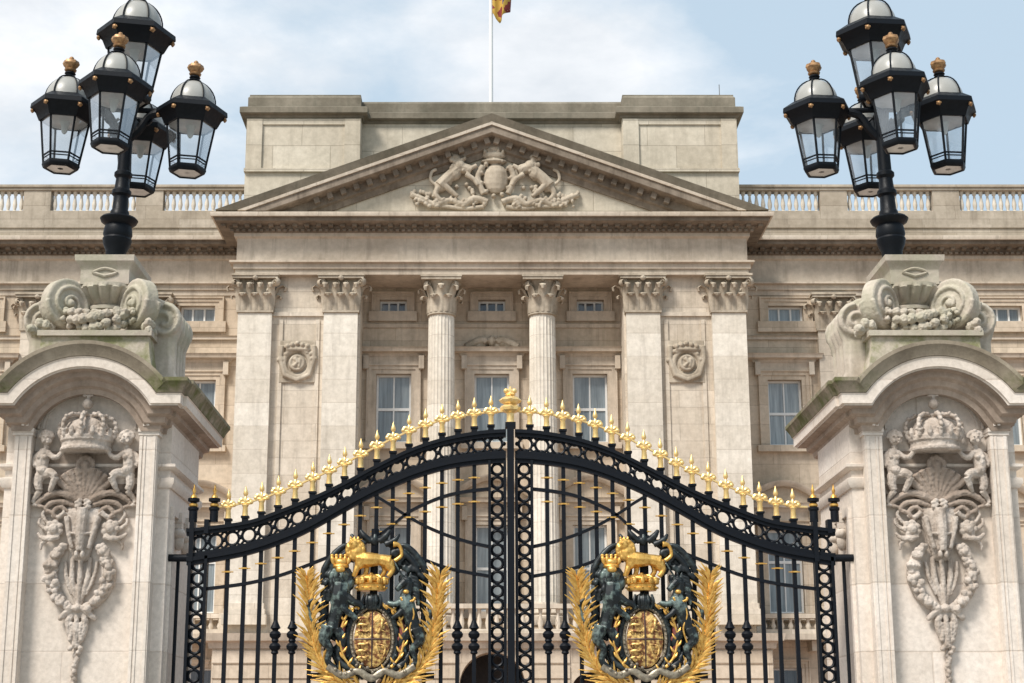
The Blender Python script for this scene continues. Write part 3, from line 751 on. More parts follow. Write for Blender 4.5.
for k in range(9):                                                   # rustication bands
    z = .5 + k * (zg - 1.0) / 9
    for (x0, x1) in ((-xg, sh[0] - sw), (sh[0] + sw, -ah), (ah, sh[1] - sw), (sh[1] + sw, xg)):
        if x1 > x0: b.box(x0 + .03, x1 - .03, YG - .06, YG + .1, z, z + (zg - 1.0) / 9 - .07)
b.build('ground_floor_wall', M['wing'], palace, sharp=20)
b = MB(); b.hmould([(-xg, YW), (-xg, YG), (xg, YG), (xg, YW)], zg - .5, [(-.4, 0), (.1, 0), (.14, .2), (.34, .25), (.4, .5), (-.4, .5)]); b.box(-xg + .3, xg - .3, YG + .3, YW + .3, zg - .3, zg + .02); b.build('balcony_ledge', M['trim'], palace)
for (x, w) in [(0, ah)] + [(x, sw) for x in sh]:
    b = MB(); b.box(x - w - .1, x + w + .1, YG + 1.42, YG + 1.5, 0, az); d = b.build('archway_back', M['arch_shade'] if x == 0 else M['door'], palace)  # centre slab is the archway's painted shade, side slabs are timber doors

# flagpole and flag
fp = thing('flagpole', (0, 63.0, aT), 'white flagpole rising from the roof behind the top of the pediment', 'flagpole')
b = MB(); fx = ray(491, 60, 63)[0]; b.lathe([(.085, aT), (.085, Zv(60, 63)), (.07, Zv(-80, 63)), (.05, Zv(-110, 63))], (fx, 63, 0), 14); b.build('pole', M['pole'], fp)
b = MB(); b.ell((fx, 63, Zv(-112, 63)), .15); b.build('truck', M['gold'], fp)
fb = MB(); nx, nz = 26, 24; rows = []
zt = Zv(-95, 63); 
vs = []; fs = []
for j in range(nz + 1):
    t = j / nz
    for i in range(nx + 1):
        s = i / nx
        # limp cloth hanging beside the pole: hoist edge stays on the pole, the fly falls into folds
        wv = .95 * s * (1.1 - .25 * t)
        zlow = Zv(24 - (17 * (s - .35) / .65 if s > .35 else 10 * (.35 - s) / .35), 63)
        x = fx + .06 + wv + .10 * sin(s * 15 + t * 2.2) * s; y = 63 - .12 - .25 * sin(s * 11 + t * 1.4) * s
        vs.append((x, y, zt + (zlow - zt) * t)) 
for j in range(nz):
    for i in range(nx):
        a = j * (nx + 1) + i; fs.append((a, a + 1, a + nx + 2, a + nx + 1))
fb.add(vs, fs); fo = fb.build('flag', M['flag']); tag(fo, 'limp red and gold flag hanging from the pole above the roof', 'flag')
sm = fo.modifiers.new('cloth', 'SOLIDIFY'); sm.thickness = .01

# ================================================================== GATE PIERS
PXC = 4.0; PYC = 15.85; YS = 15.20
def zs(v, Y=YS): return Zv(v, Y)
pier = thing('gate_pier', (-PXC, PYC, 0), 'carved pale stone gate pier on the left with crown, cherubs and mossy cornice', 'gate pier', 'stone piers either side of the gates')
ox, oy = -PXC, PYC
hb_, hs = .78, .67            # half widths: body, front slab
yb0, yb1, ysl = oy - .50, oy + 1.0, oy - .65
z0c = Zv(403, YS - .25)        # corona underside
riseI = Zv(366, YS - .25) - z0c
hA = .64; RA = (hA * hA + riseI * riseI) / (2 * riseI); zcA = z0c + riseI - RA
zImp = zs(430)
arcpts = []
a1 = asin(hA / RA)
for i in range(25):
    a = -a1 + 2 * a1 * i / 24; arcpts.append((RA * sin(a), zcA + RA * cos(a)))
b = MB(); b.T = Matrix.Translation((ox, 0, 0))
b.box(-hb_, hb_, yb0, yb1, .9, z0c - .05)
b.box(-hb_ - .12, hb_ + .12, yb0 - .3, yb1 + .12, 0, .75); b.box(-hb_ - .05, hb_ + .05, yb0 - .22, yb1 + .05, .75, .9)
body = b.build('body', M['pier'], pier)
# string courses around the sides
b = MB(); b.T = Matrix.Translation((ox, 0, 0))
ring = [(-hb_, yb1), (-hb_, yb0), (hb_, yb0), (hb_, yb1)]
for v, h, pr in ((470, .05, .055), (488, .09, .045)):
    b.hmould(ring, zs(v, yb0), [(-.03, 0), (pr * .4, 0), (pr, h * .5), (pr, h), (-.03, h + .02)], True)
for s in (-1, 1):              # raised frames on the side faces
    xs_ = s * hb_
    for (ya, yc, za, zb_) in ((yb0 + .10, yb0 + .17, 1.2, zs(505, yb0)), (yb1 - .17, yb1 - .10, 1.2, zs(505, yb0)), (yb0 + .17, yb1 - .17, zs(505, yb0) - .08, zs(505, yb0))):
        a, c = sorted((xs_, xs_ + s * .03)); b.box(a, c, ya, yc, za, zb_)
    for k in range(2):
        yk = yb0 + .38 + k * .35
        a, c = sorted((xs_, xs_ + s * .06)); b.box(a, c, yk, yk + .1, zs(523, yb0), zs(507, yb0)); b.ell((xs_ + s * .03, yk + .05, zs(536, yb0)), (.05, .05, .09))
        b.ell((xs_ + s * .03, yk + .05, zs(528, yb0)), (.06, .08, .06))
b.build('string_course', M['pier'], pier)
# front slab with an arched sunk panel
b = MB(); b.T = Matrix.Translation((ox, 0, 0))
pin = .505
for s in (-1, 1):
    a, c = sorted((s * pin, s * hs)); b.box(a, c, ysl, yb0 + .05, .9, zImp)
    for (p, q, pr) in ((pin + .005, pin + .03, .010), (pin + .045, pin + .062, .008), (hs - .04, hs - .012, .009)):
        a, c = sorted((s * p, s * q)); b.box(a, c, ysl - pr, ysl + .02, 1.0, zImp - .06)
    a, c = sorted((s * (pin - .01), s * (hs + .02))); b.box(a, c, ysl - .010, ysl + .2, zImp - .05, zImp - .022); b.box(a - .004, c + .004, ysl - .020, ysl + .2, zImp - .02, zImp + .018)
b.box(-pin - .05, pin + .05, ysl + .13, yb0 + .06, .9, zImp)
rin = riseI + (z0c - zImp) - .13
inner = [(pin * cos(pi * i / 20), zImp + .032 + rin * sin(pi * i / 20)) for i in range(21)]
outer = [(-hs, zImp + .032), (-hs, z0c)] + [(x * 1.03, z + .03) for x, z in arcpts] + [(hs, z0c), (hs, zImp + .032)]
b.prism(outer + inner, ysl, yb0 + .05)
for q in (.93, .84):
    b.vmould([(x * q, zImp + .03 + (z - zImp - .03) * q) for x, z in inner[::-1]], ysl + .13, [(-.02, 0), (.03 if q > .9 else .018, 0), (.03 if q > .9 else .018, .022), (-.02, .028)])
b.prism([(-pin - .03, zImp)] + [(x * 1.04, z + .02) for x, z in inner[::-1]] + [(pin + .03, zImp)], ysl + .13, yb0 + .06)
for k, (gr, pr) in enumerate(((1.0, .03), (1.07, .042), (1.14, .055))):           # archivolt rings
    b.vmould([(x * gr, zImp + .03 + (z - zImp - .03) * (1 + (gr - 1) * 1.1)) for x, z in inner[::-1]], ysl, [(-.03, 0), (pr, 0), (pr, .025), (-.03, .03)])
b.build('panel_front', M['pier'], pier)
# cornice following the plan and arching over the front panel
def cornice_sweep(prof):
    hc_, yc1 = .70, oy + 1.15
    path = [(-hc_, yc1, z0c), (-hc_, yb0, z0c), (-hs, yb0, z0c), (-hs, ysl, z0c)]; outs = [(-1, 1, 0), (-1, -1, 0), (-1, -1, 0), (-1, -1, 0)]; ups = [(0, 0, 1)] * 4
    n = len(arcpts)
    for i, (x, z) in enumerate(arcpts):
        nv = Vector((x / RA, 0, (z - zcA) / RA))
        if i in (0, n - 1):
            up = Vector((0, 0, 1)); nv = (nv + up) / (1 + nv.dot(up))
        path.append((x, ysl, z)); outs.append((0, -1, 0)); ups.append(tuple(nv))
    path += [(hs, ysl, z0c), (hs, yb0, z0c), (hc_, yb0, z0c), (hc_, yc1, z0c)]; outs += [(1, -1, 0)] * 3 + [(1, 1, 0)]; ups += [(0, 0, 1)] * 4
    b.sweep(path, outs, ups, prof, closed=True)
b = MB(); b.T = Matrix.Translation((ox, 0, 0))
cornice_sweep([(-.05, -.22), (.03, -.22), (.035, -.17), (.075, -.15), (.085, -.10), (.135, -.075), (.14, -.03), (.20, -.02), (.22, -.018), (-.05, .0)])
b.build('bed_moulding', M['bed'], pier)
b = MB(); b.T = Matrix.Translation((ox, 0, 0))
cornice_sweep([(-.05, -.016), (.222, -.016), (.225, .0), (.25, 0), (.25, .085), (.262, .095), (-.05, .097)])
b.build('corona', M['pier'], pier)
b = MB(); b.T = Matrix.Translation((ox, 0, 0))
cornice_sweep([(-.05, .10), (.265, .10), (.275, .13), (.31, .19), (.32, .20), (.32, .235), (-.05, .245)])
b.box(-.72, .72, yb0 + .08, oy + 1.2, z0c + .005, z0c + .24)
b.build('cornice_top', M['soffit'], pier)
zt0 = z0c + .238
# upper block with hollow flanks
zt1 = Zv(336, YS + .1); 
b = MB(); b.T = Matrix.Translation((ox, 0, 0))
side = [(.70 - .18 * sin(t * pi / 2), zt0 + (zt1 - zt0) * t ** 1.6) for t in [i / 8 for i in range(9)]]
b.prism([(-x, z) for x, z in side] + [(x, z) for x, z in side[::-1]], ysl + .12, oy + .58)
b.build('upper_block', M['mossy'], pier)
b = MB(); b.T = Matrix.Translation((ox, 0, 0))
b.box(-.55, .55, ysl + .08, oy + .62, zt1 + .002, zt1 + .055); b.build('upper_ledge', M['piertop'], pier)
# side scroll buttresses
zsc = Zv(328, oy)
for s in (-1, 1):
    b = MB(); b.T = Matrix.Translation((ox, 0, 0))
    cxs = s * .60; R_ = .20
    prof = [(s * .40, zt0), (s * .76, zt0), (s * .76, zt0 + .06), (s * .68, zt0 + .14), (s * .67, zsc - .20), (s * .72, zsc - .10), (s * .73, zsc + .02), (s * .69, zsc + .13), (s * .62, zsc + .18), (s * .50, zsc + .15), (s * .40, zsc + .05)]
    b.prism(prof, oy - .26, oy + .36)
    for yy in (oy - .26, oy + .36): volute(b, (cxs, yy, zsc), (0, s, 0), .17, .05, 1.6)
    for k in range(4): b.tube([(s * .75, oy - .2 + k * .16, zt0 + .06), (s * .69, oy - .2 + k * .16, zt0 + .2), (s * .69, oy - .2 + k * .16, zsc - .2), (s * .74, oy - .2 + k * .16, zsc - .06), (s * .73, oy - .2 + k * .16, zsc + .06), (s * .66, oy - .2 + k * .16, zsc + .16)], .04, 8)
    b.build('scroll_buttress', M['piertop'], pier, remesh=.014, smooth_it=1)
# pedestal: bowl, scroll brackets, swag and the plinth for the lamp
ly = oy + .05
zb = zt1 + .055
zpl0 = Zv(283, ly - .3); zpl1 = Zv(264, ly - .3); zpl2 = Zv(257.5, ly - .36)
b = MB(); b.T = Matrix.Translation((ox, 0, 0))
b.box(-.24, .24, ly - .34, ly + .40, zpl0 - .02, zpl1 - .02)
b.hmould([(-.24, ly + .40), (-.24, ly - .34), (.24, ly - .34), (.24, ly + .40)], zpl1 - .02, [(-.05, -.05), (.0, -.05), (.02, 0), (.05, .03), (.055, .09), (-.05, .10)], True)
b.box(-.27, .27, ly - .37, ly + .43, zpl1 + .07, zpl2 + .0)
b.tube(cat_rom([(-.12, ly - .345, (zpl0 + zpl1) / 2), (0, ly - .35, (zpl0 + zpl1) / 2 + .04), (.12, ly - .345, (zpl0 + zpl1) / 2), (0, ly - .35, (zpl0 + zpl1) / 2 - .04)], 4), .015, 6, closed=True)
b.build('lamp_plinth', M['piertop'], pier)
b = MB(); b.T = Matrix.Translation((ox, 0, 0))
zbw = Zv(308, ly - .3)
b.lathe([(.36, zb - .0), (.34, zb + .06), (.26, zb + .12), (.24, zbw - .02), (.28, zbw), (.28, zbw + .03), (.24, zbw + .05), (.27, zbw + .08), (.30, zbw + .11), (.33, zbw + .15), (.355, zbw + .19), (.36, zpl0 - .06), (.37, zpl0 - .045), (.37, zpl0 - .01), (.34, zpl0)], (0, ly, 0), 144, 0, lambda a, z: 1 + (.13 * (abs(sin(a * 9)) - .5) if zbw + .06 < z < zpl0 - .05 else 0), 1.1)
b.build('bowl', M['piertop'], pier)
zv_ = Zv(304, ly - .4)
for kx in (-1, 1):
    for ky in (-1, 1):
        b = MB(); b.T = Matrix.Translation((ox, 0, 0))
        d = Vector((kx, ky, 0)).normalized(); ax = Vector((-d.y, d.x, 0))
        c = Vector((0, ly, zv_)) + d * .51
        R_ = .245
        e1, e2 = d, Vector((0, 0, 1))
        # disc
        rings = []
        for hgt, q in ((-.072, .92), (-.062, 1.0), (.062, 1.0), (.072, .92)):
            rings.append([c + ax * hgt + e1 * (cos(2 * pi * k / 26) * R_ * q) + e2 * (sin(2 * pi * k / 26) * R_ * q * 1.05) for k in range(26)])
        b.rings(rings)
        for sd in (-1, 1):
            pts = []; rr = []
            for i in range(45):
                t = i / 44; a = pi + t * 2.2 * 2 * pi * (1 if True else -1); q = R_ * (.97 - .85 * t)
                pts.append(c + ax * (sd * (.068 + .022 * t)) + e1 * (-q * cos(a)) + e2 * (q * sin(a))); rr.append(.026 - .009 * t)
            b.tube(pts, rr, 7); b.ell(c + ax * sd * .09, (.042, .042, .042))
        b.tube([c + e1 * (-R_ * .5) + e2 * R_ * .8, c - d * .25 + e2 * .24, c - d * .38 + e2 * .20], [.07, .065, .05], 8)
        b.tube([c - e2 * R_ * .8 - d * .05, c - d * .2 - e2 * .26], [.075, .09], 8)
        b.build('scroll_bracket', M['piertop'], pier, remesh=.008, chisel=.008)
        b = MB(); b.T = Matrix.Translation((ox, 0, 0))
        for k in range(9):
            p = Vector((kx * (.55 + random.uniform(-.09, .09)), ly + ky * (.52 + random.uniform(-.1, .07)), zb + random.uniform(.0, .10))); b.ell(p, random.uniform(.035, .055), None, 9, 7)
        b.build('fruit_cluster', M['piertop'], pier, remesh=.008, chisel=.03)
def swag(b, a, c, sag, rad, n, y):
    for i in range(n):
        t = (i + .5) / n; x = a + (c - a) * t; z = zv_ - .13 - sag * sin(pi * t)
        r = rad * (.65 + .5 * sin(pi * t))
        for k in range(5):
            q = 2 * pi * k / 5 + i; b.ell((x + random.uniform(-.02, .02), y + cos(q) * r * .55 - sin(pi * t) * .06, z + sin(q) * r * .8), (r * random.uniform(.3, .55), r * random.uniform(.4, .6), r * random.uniform(.3, .6)), Matrix.Rotation(random.uniform(0, 3), 3, 'Y'), 9, 7)
for sy in (-1, 1):
    b = MB(); b.T = Matrix.Translation((ox, 0, 0))
    swag(b, -.36, .36, .09, .10, 10, ly + sy * .47)
    for e in (-1, 1):
        for k in range(5): b.tube(cat_rom([Vector((e * (.30 - k * .03), ly + sy * .46, zv_ - .10)), Vector((e * (.24 - k * .05), ly + sy * .50, zv_ - .16 - k * .01)), Vector((e * (.20 - k * .05), ly + sy * .53, zv_ - .24 + random.uniform(-.03, .03)))], 4), [.035] * 6 + [.022, .016, .01], 6)
    b.build('fruit_swag', M['piertop'], pier, remesh=.007, chisel=.03)
# carved trophy on the panel
SR = 15.35 / F
def RP(dx, v, d=0.0):
    dx = dx * (1.07 if v < 503 else (1.07 - .19 * min(1, (v - 503) / 45)))
    return Vector((ox + dx * SR, ysl + .125 - d * 1.25, zs(v)))
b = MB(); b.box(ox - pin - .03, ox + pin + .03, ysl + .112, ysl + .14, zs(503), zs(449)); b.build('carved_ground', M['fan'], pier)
b = MB()
def rb(dx, v, ru, rv, rd=None, d=2.0, rot=0, both=True):
    for s in ((-1, 1) if both and abs(dx) > .01 else (1,)):
        b.ell(RP(s * dx, v, d * SR), (ru * SR, (rd or min(ru, rv)) * SR, rv * SR), Matrix.Rotation(radians(rot * s), 3, 'Y'), 12, 8)
def rl(pts, rr, d=3.0, both=True, k=5):
    for s in ((-1, 1) if both else (1,)):
        P = cat_rom([RP(s * p[0], p[1], (p[2] if len(p) > 2 else d) * SR) for p in pts], k); n = len(P)
        b.tube(P, [lerp_tab([(i / (len(rr) - 1), r) for i, r in enumerate(rr)], j / (n - 1)) * SR for j in range(n)], 8)
# --- crown
zc_ = zs(452); rr_ = 26 * SR
b.lathe([(rr_ * .9, 0), (rr_ * 1.0, .01), (rr_ * 1.0, .035), (rr_ * .95, .045), (rr_ * .95, .09), (rr_ * 1.02, .10), (rr_ * 1.03, .14), (rr_ * .92, .16), (rr_ * .88, .22), (rr_ * .72, .28), (rr_ * .42, .32), (rr_ * .1, .335)], (ox, ysl + .05, zc_), 36, 0, None, .95)
for k in range(9):
    a = pi + pi * k / 8; X = cos(a) * rr_ * 1.04; Y = sin(a) * rr_ * 1.04 * .95
    b.ell((ox + X, ysl + .05 + Y, zc_ + .175), (.026, .022, .05), None, 8, 7)
    if k % 2 == 0:
        b.ell((ox + X, ysl + .05 + Y, zc_ + .20), (.045, .022, .018), None, 8, 6)
        P = [Vector((ox + X * q, ysl + .05 + Y * q, zc_ + z)) for q, z in ((1.0, .18), (1.06, .245), (.93, .315), (.55, .355), (.12, .345))]
        P = cat_rom(P, 3); b.tube(P, .019, 7)
        for p in P[::2]: b.ell(p + Vector((0, -.012, .008)), .020, None, 7, 5)
b.ell((ox, ysl - .0, zs(404)), .052); b.tube([(ox - .03, ysl, zs(395)), (ox + .03, ysl, zs(395))], .016, 7); b.tube([(ox, ysl, zs(402)), (ox, ysl, zs(389))], .017, 7); b.ell((ox - .035, ysl, zs(395)), .02); b.ell((ox + .035, ysl, zs(395)), .02); b.ell((ox, ysl, zs(390)), .02)
# --- cherubs holding the crown
for k in range(12):
    a = pi * k / 11; rb(38 + cos(a) * 6.2, 436 - sin(a) * 5.2, 2.0, 2.0, 2.2, 8.0)
rb(38, 430.5, 2.4, 2, 2.4, 9); rb(35.8, 436.4, 1.0, .7, 1, 12.2); rb(39.8, 436.4, 1.0, .7, 1, 12.2); rb(35.2, 442.5, 1.8, .8, 1.2, 12); rb(33.5, 441, 1.8, 2, 1.6, 11); rb(39.5, 441, 1.8, 2, 1.6, 11)
rb(39, 470, 5.4, 4.6, 4.6, 10); rb(37.5, 457, 2.6, 2.2, 2.2, 11.4); rb(43, 457, 2.6, 2.2, 2.2, 10.5)
rb(38, 438, 6.2, 6.6, 6.2, 7); rb(38.5, 433.5, 6.6, 4.6, 6, 6); rb(35, 440, 1.6, 1.4, 1.6, 12.5); rb(38, 446, 3.2, 3.5, 3, 6)
rl([(39.5, 449, 5), (40.5, 457, 6.5), (41, 465, 7), (40, 473, 6)], (5.2, 6.6, 6.4, 6.2))
rl([(36, 452, 7), (30, 457, 9), (25, 456, 10), (22, 452, 10)], (3.4, 3.0, 2.6, 2.4)); rl([(44, 452, 5), (49, 459, 6), (47, 466, 8)], (3.2, 2.9, 2.2))
rl([(38, 473, 7), (31, 473, 11), (26, 477, 12)], (5.4, 4.8, 3.8)); rl([(26, 477, 12), (29, 485, 10), (32, 491, 7)], (3.8, 3.0, 2.2))
rl([(42, 474, 7), (43, 484, 8), (41, 490, 8)], (5.2, 4.4, 3.4)); rl([(41, 490, 8), (46, 497, 5), (48, 502, 5)], (3.4, 2.6, 2.2)); rb(46, 504, 3.6, 1.8, 2, 5)
for k in range(6):                                                        # wings
    rl([(45, 455 + k, 2.5), (53 + k * .3, 458 + k * 2.6, 3), (56.5 - k * .8, 470 + k * 3.6, 3), (52 - k * 1.3, 482 + k * 2.0, 2)], (2.2, 2.6, 2.3, 1.2))
main_b = b; b = MB()
# --- fan of plumes under the crown
for k in range(9):
    a = radians(-50 + k * 12.5)
    rl([(0, 503, 4), (sin(a) * 20, 503 - cos(a) * 22, 5), (sin(a) * 34, 503 - cos(a) * 37, 4 + 4 * cos(a))], (2.0, 3.0, 3.6), both=False)
for k in range(12):
    a = 2 * pi * k / 12; b.ell(RP(cos(a) * 7, 464 + sin(a) * 7, 7.5 * SR), (3 * SR, 2.4 * SR, 3 * SR), None, 8, 6)
rb(0, 464, 4, 4, 4, 8)
rl([(4, 501, 4), (14, 495, 6), (27, 492, 6), (38, 497, 5), (44, 503, 4), (38, 506, 4)], (3, 3.6, 3.4, 3.2, 2.6, 1.8))
rl([(6, 506, 4), (18, 501, 5), (30, 502, 5), (36, 508, 4), (30, 512, 5)], (2.4, 2.8, 2.6, 2.4, 1.8))
rl([(14, 512, 4), (22, 506, 5), (29, 512, 5), (24, 519, 5)], (2.2, 2.4, 2.2, 1.6))
b.build('plume_fan', M['fan'], pier, remesh=.0062, chisel=.016)
b = main_b
# --- ox-skull mask
secs = [(505, 17, 7), (511, 19.5, 10), (520, 18, 11), (530, 15.5, 11.5), (540, 13, 11), (549, 10.5, 10), (556, 8.5, 8.5), (560, 5.5, 6)]
rings = []
for v, hw, dp in secs:
    c = RP(0, v, 0)
    rings.append([c + Vector((cos(2 * pi * k / 20) * hw * SR, -(.5 + .5 * sin(2 * pi * k / 20)) * dp * SR * 1.15 + .02, 0)) for k in range(20)])
b.rings(rings)
rb(3.4, 554, 2.4, 3.6, 3, 10); rl([(0, 508, 8), (0, 530, 11), (0, 550, 10)], (6, 5, 3.5), both=False); rl([(2, 534, 12.5), (14, 532, 8)], (1.4, 1.4)); rl([(15, 516, 8), (13, 532, 9), (9, 548, 8)], (3, 2.6, 2)); rl([(17, 511, 6), (24, 516, 5), (31, 514, 4)], (3, 2.4, 1.6))
for k in range(4): rb(3 + 2 * (k % 2), 500 + k * 2, 3, 2.4, 3, 8)
# --- rosettes with claws
for k in range(7):
    a = 2 * pi * k / 7; rb(29 + cos(a) * 6.5, 528 + sin(a) * 6, 3.7, 3.5, 3.4, 5)
rb(29, 528, 5, 5, 4, 7); rl([(24, 536, 5), (33, 538, 7), (42, 537, 5), (47, 532, 4)], (2.6, 3.2, 2.4, 1.4)); rl([(36, 538, 5), (44, 543, 4), (46, 549, 4)], (2.4, 2, 1.2)); rl([(38, 528, 4), (44, 523, 4), (43, 517, 3)], (2.2, 1.8, 1.2)); rl([(36, 522, 3), (40, 514, 3), (37, 508, 3)], (2.2, 1.8, 1.2))
# --- fruit festoons
path = cat_rom([Vector((21, 546, 0)), Vector((29, 558, 0)), Vector((33, 572, 0)), Vector((29, 588, 0)), Vector((20, 600, 0)), Vector((8, 608, 0))], 5)
for s in (-1, 1):
    for i, p in enumerate(path):
        w = 3.8 + 3.2 * sin(pi * i / (len(path) - 1))
        for k in range(4):
            r = random.uniform(2.2, 4.0); b.ell(RP(s * (p.x + random.uniform(-w, w) * .8), p.y + random.uniform(-2, 2), random.uniform(3, 8) * SR), r * SR, None, 9, 7)
        b.ell(RP(s * p.x, p.y, 2 * SR), (w * SR, 4 * SR, w * SR), None, 9, 7)
# --- drapery lines between, knot, tassel and drops
rl([(10, 556, 2), (9, 575, 3), (5, 592, 3), (1, 606, 3)], (2, 3, 2.6, 2)); rl([(0, 560, 3), (0, 585, 4), (0, 606, 4)], (2.4, 2.8, 2.2), both=False); rl([(18, 560, 2), (15, 578, 3), (8, 594, 3)], (1.6, 2.2, 1.6))
rl([(0, 607, 6), (9, 610, 6), (17, 616, 5), (20, 619, 3)], (3.6, 3.2, 3, 2)); rb(0, 608, 4.4, 4, 4.4, 7)
rl([(4, 611, 4), (9, 620, 5), (8, 632, 4), (3, 644, 4)], (2.8, 3.6, 3.2, 1.8)); rl([(0, 612, 5), (0, 630, 6), (0, 648, 5)], (2.2, 3, 2), both=False)
for k in range(9): rb(random.uniform(1, 7), 624 + k * 3, 2.6, 2.8, 3, 5)
for k in range(15): b.ell(RP(random.uniform(-3.5, 3.5), 652 + k * 3.3, random.uniform(2, 5) * SR), random.uniform(2.0, 3.4) * SR, None, 8, 6)
rl([(0, 640, 2), (0, 700, 2)], (2, 2.6), both=False)
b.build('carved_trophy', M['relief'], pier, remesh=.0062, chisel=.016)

pier2 = copy_tree(pier); pier2.location.x = PXC
pier2['label'] = 'carved pale stone gate pier on the right with crown, cherubs and mossy cornice'

# ================================================================== LAMP STANDARDS
LY = 16.12
zl0 = zpl2 + .02
def build_lamp():
    root = thing('lamp_standard', (0, 0, 0), 'x', 'street lamp', 'five-lantern lamp standards on the gate piers')
    k = 1 / 97.0
    zrel = lambda v: Zv(v, LY) - zl0
    b = MB()
    b.lathe([(.12, 0), (.12, .02), (.10, .03), (.105, zrel(252)), (.135, zrel(246)), (.15, zrel(240)), (.138, zrel(238)), (.150, zrel(235)), (.142, zrel(229)), (.132, zrel(226)), (.18, zrel(223)), (.195, zrel(220)), (.175, zrel(218)), (.10, zrel(216)), (.095, zrel(212)), (.082, zrel(210)), (.076, zrel(197)), (.10, zrel(195)), (.10, zrel(191.5)), (.078, zrel(189)), (.07, zrel(179)), (.092, zrel(176.5)), (.092, zrel(173.5)), (.068, zrel(171)), (.06, zrel(110)), (.10, zrel(107)), (.10, zrel(100)), (.06, zrel(97)), (.05, zrel(92))], (0, 0, 0), 28)
    b.build('post', M['lampiron'], root)
    zr = zrel(110)
    spots = [(-.66, 0, zr, 1.0), (.66, 0, zr, 1.0), (0, -.66, zr, 1.0), (0, .66, zr, 1.0), (0, 0, zrel(35), 1.12)]
    for (x, y, z, s) in spots[:4]:
        a = MB(); d = Vector((x, y, 0)).normalized()
        a.tube(cat_rom([Vector((0, 0, z - .35)), d * .12 + Vector((0, 0, z - .22)), d * .22 + Vector((0, 0, z - .06)), d * .36 + Vector((0, 0, z - .02))], 5), [.045] * 16, 8)
        a.tube([Vector((0, 0, z - .0)), d * .36 + Vector((0, 0, z - .0))], .03, 8)
        sc = cat_rom([d * .1 + Vector((0, 0, z - .1)), d * .18 + Vector((0, 0, z - .16)), d * .24 + Vector((0, 0, z - .11)), d * .18 + Vector((0, 0, z - .07))], 5); a.tube(sc, .016, 6)
        a.build('arm', M['lampiron'], root)
    first = None
    for i, (x, y, z, s) in enumerate(spots):
        if first is None:
            L = MB(); n = 6
            L.lathe([(.19, .05), (.225, .10), (.255, .095), (.366, .02), (.372, -.03), (.31, -.085), (.272, -.165), (.245, -.165), (.24, -.05), (.18, .03)], (0, 0, 0), n)
            # cage bars
            top, bot = (.252, -.12), (.178, -.64)
            for q in range(n):
                a = 2 * pi * q / n; c, sn = cos(a), sin(a)
                L.tube([(top[0] * c, top[0] * sn, top[1]), (bot[0] * c, bot[0] * sn, bot[1])], .0125, 6)
                a2 = 2 * pi * (q + 1) / n
                for (r, zz, th) in ((.193, -.545, .010), (.188, -.575, .007)):
                    L.tube([(r * c, r * sn, zz), (r * cos(a2), r * sin(a2), zz)], th, 5)
                P = [Vector((.236 * c * cos(t), .236 * sn * cos(t), .09 + .262 * sin(t))) for t in [j * pi / 16 for j in range(9)]]; L.tube(P, .008, 5)   # dome ribs
            L.lathe([(.168, -.62), (.19, -.62), (.195, -.645), (.18, -.68), (.165, -.69), (.150, -.685), (.15, -.66), (.165, -.65)], (0, 0, 0), n)
            L.lathe([(.02, .33), (.05, .335), (.06, .355), (.045, .37), (.06, .385), (.05, .40), (.03, .405)], (0, 0, 0), 14)
            lan = L.build('lantern', M['lampiron'], root); first = lan
            d = MB(); d.lathe([(.226 * cos(t), .09 + .25 * sin(t)) for t in [j * pi / 18 for j in range(9)]], (0, 0, 0), 24); d.build('dome', M['opal'], lan)
            g = MB()
            for q in range(n):
                a = 2 * pi * q / n; a2 = 2 * pi * (q + 1) / n
                g.add([(top[0] * cos(a), top[0] * sin(a), top[1]), (top[0] * cos(a2), top[0] * sin(a2), top[1]), (bot[0] * cos(a2), bot[0] * sin(a2), bot[1]), (bot[0] * cos(a), bot[0] * sin(a), bot[1])], [(0, 1, 2, 3)])
            g.build('glazing', M['glass'], lan)
            e = MB(); e.lathe([(.236, -.10), (.236, -.15), (.222, -.165), (.20, -.155), (.06, -.165), (.04, -.20), (.028, -.27), (.012, -.29), (.02, -.12)], (0, 0, 0), 24); e.build('reflector', M['enamel'], lan)
            e = MB()
            e.lathe([(.155, -.675), (.155, -.66), (.10, -.655), (.09, -.64), (.03, -.635), (.03, -.675)], (0, 0, 0), 14); e.build('base_dish', M['enamel'], lan)
            f = MB(); f.T = Matrix.Translation((0, 0, -.045)); f.lathe([(.035, .45), (.06, .46), (.065, .475), (.05, .485), (.068, .51), (.082, .54), (.07, .575), (.03, .59)], (0, 0, 0), 14, 0, lambda a, z: 1 + .10 * cos(a * 6) * (1 if z > .49 else 0)); f.ell((0, 0, .60), .026)
            f.T = Matrix(); f.build('finial', M['dullgold'], lan)
            for q in range(n):
                a = 2 * pi * q / n; t = MB(); c = Vector((.345 * cos(a), .345 * sin(a), -.06)); t.ell(c, .022, None, 9, 7)
                for w in range(5): t.ell(c + Vector((-sin(a) * cos(w * 1.257), cos(a) * cos(w * 1.257), sin(w * 1.257))) * .017, .012, None, 6, 5)
                t.build('rosette', M['dullgold'], lan)
        else: lan = copy_tree(first, root)
        lan.location = (x, y, z); lan.scale = (s, s, s); lan.rotation_euler.z = radians(8)
    return root
lamp1 = build_lamp()
lamp1.location = (-4.04, LY, zl0); lamp1.rotation_euler = (0, radians(2.0), 0)
lamp1['label'] = 'black five-lantern lamp standard on top of the left stone gate pier'
lamp2 = copy_tree(lamp1); lamp2.location = (3.94, LY, zl0); lamp2.rotation_euler = (0, radians(-1.3), 0)
lamp2['label'] = 'black five-lantern lamp standard on top of the right stone gate pier'

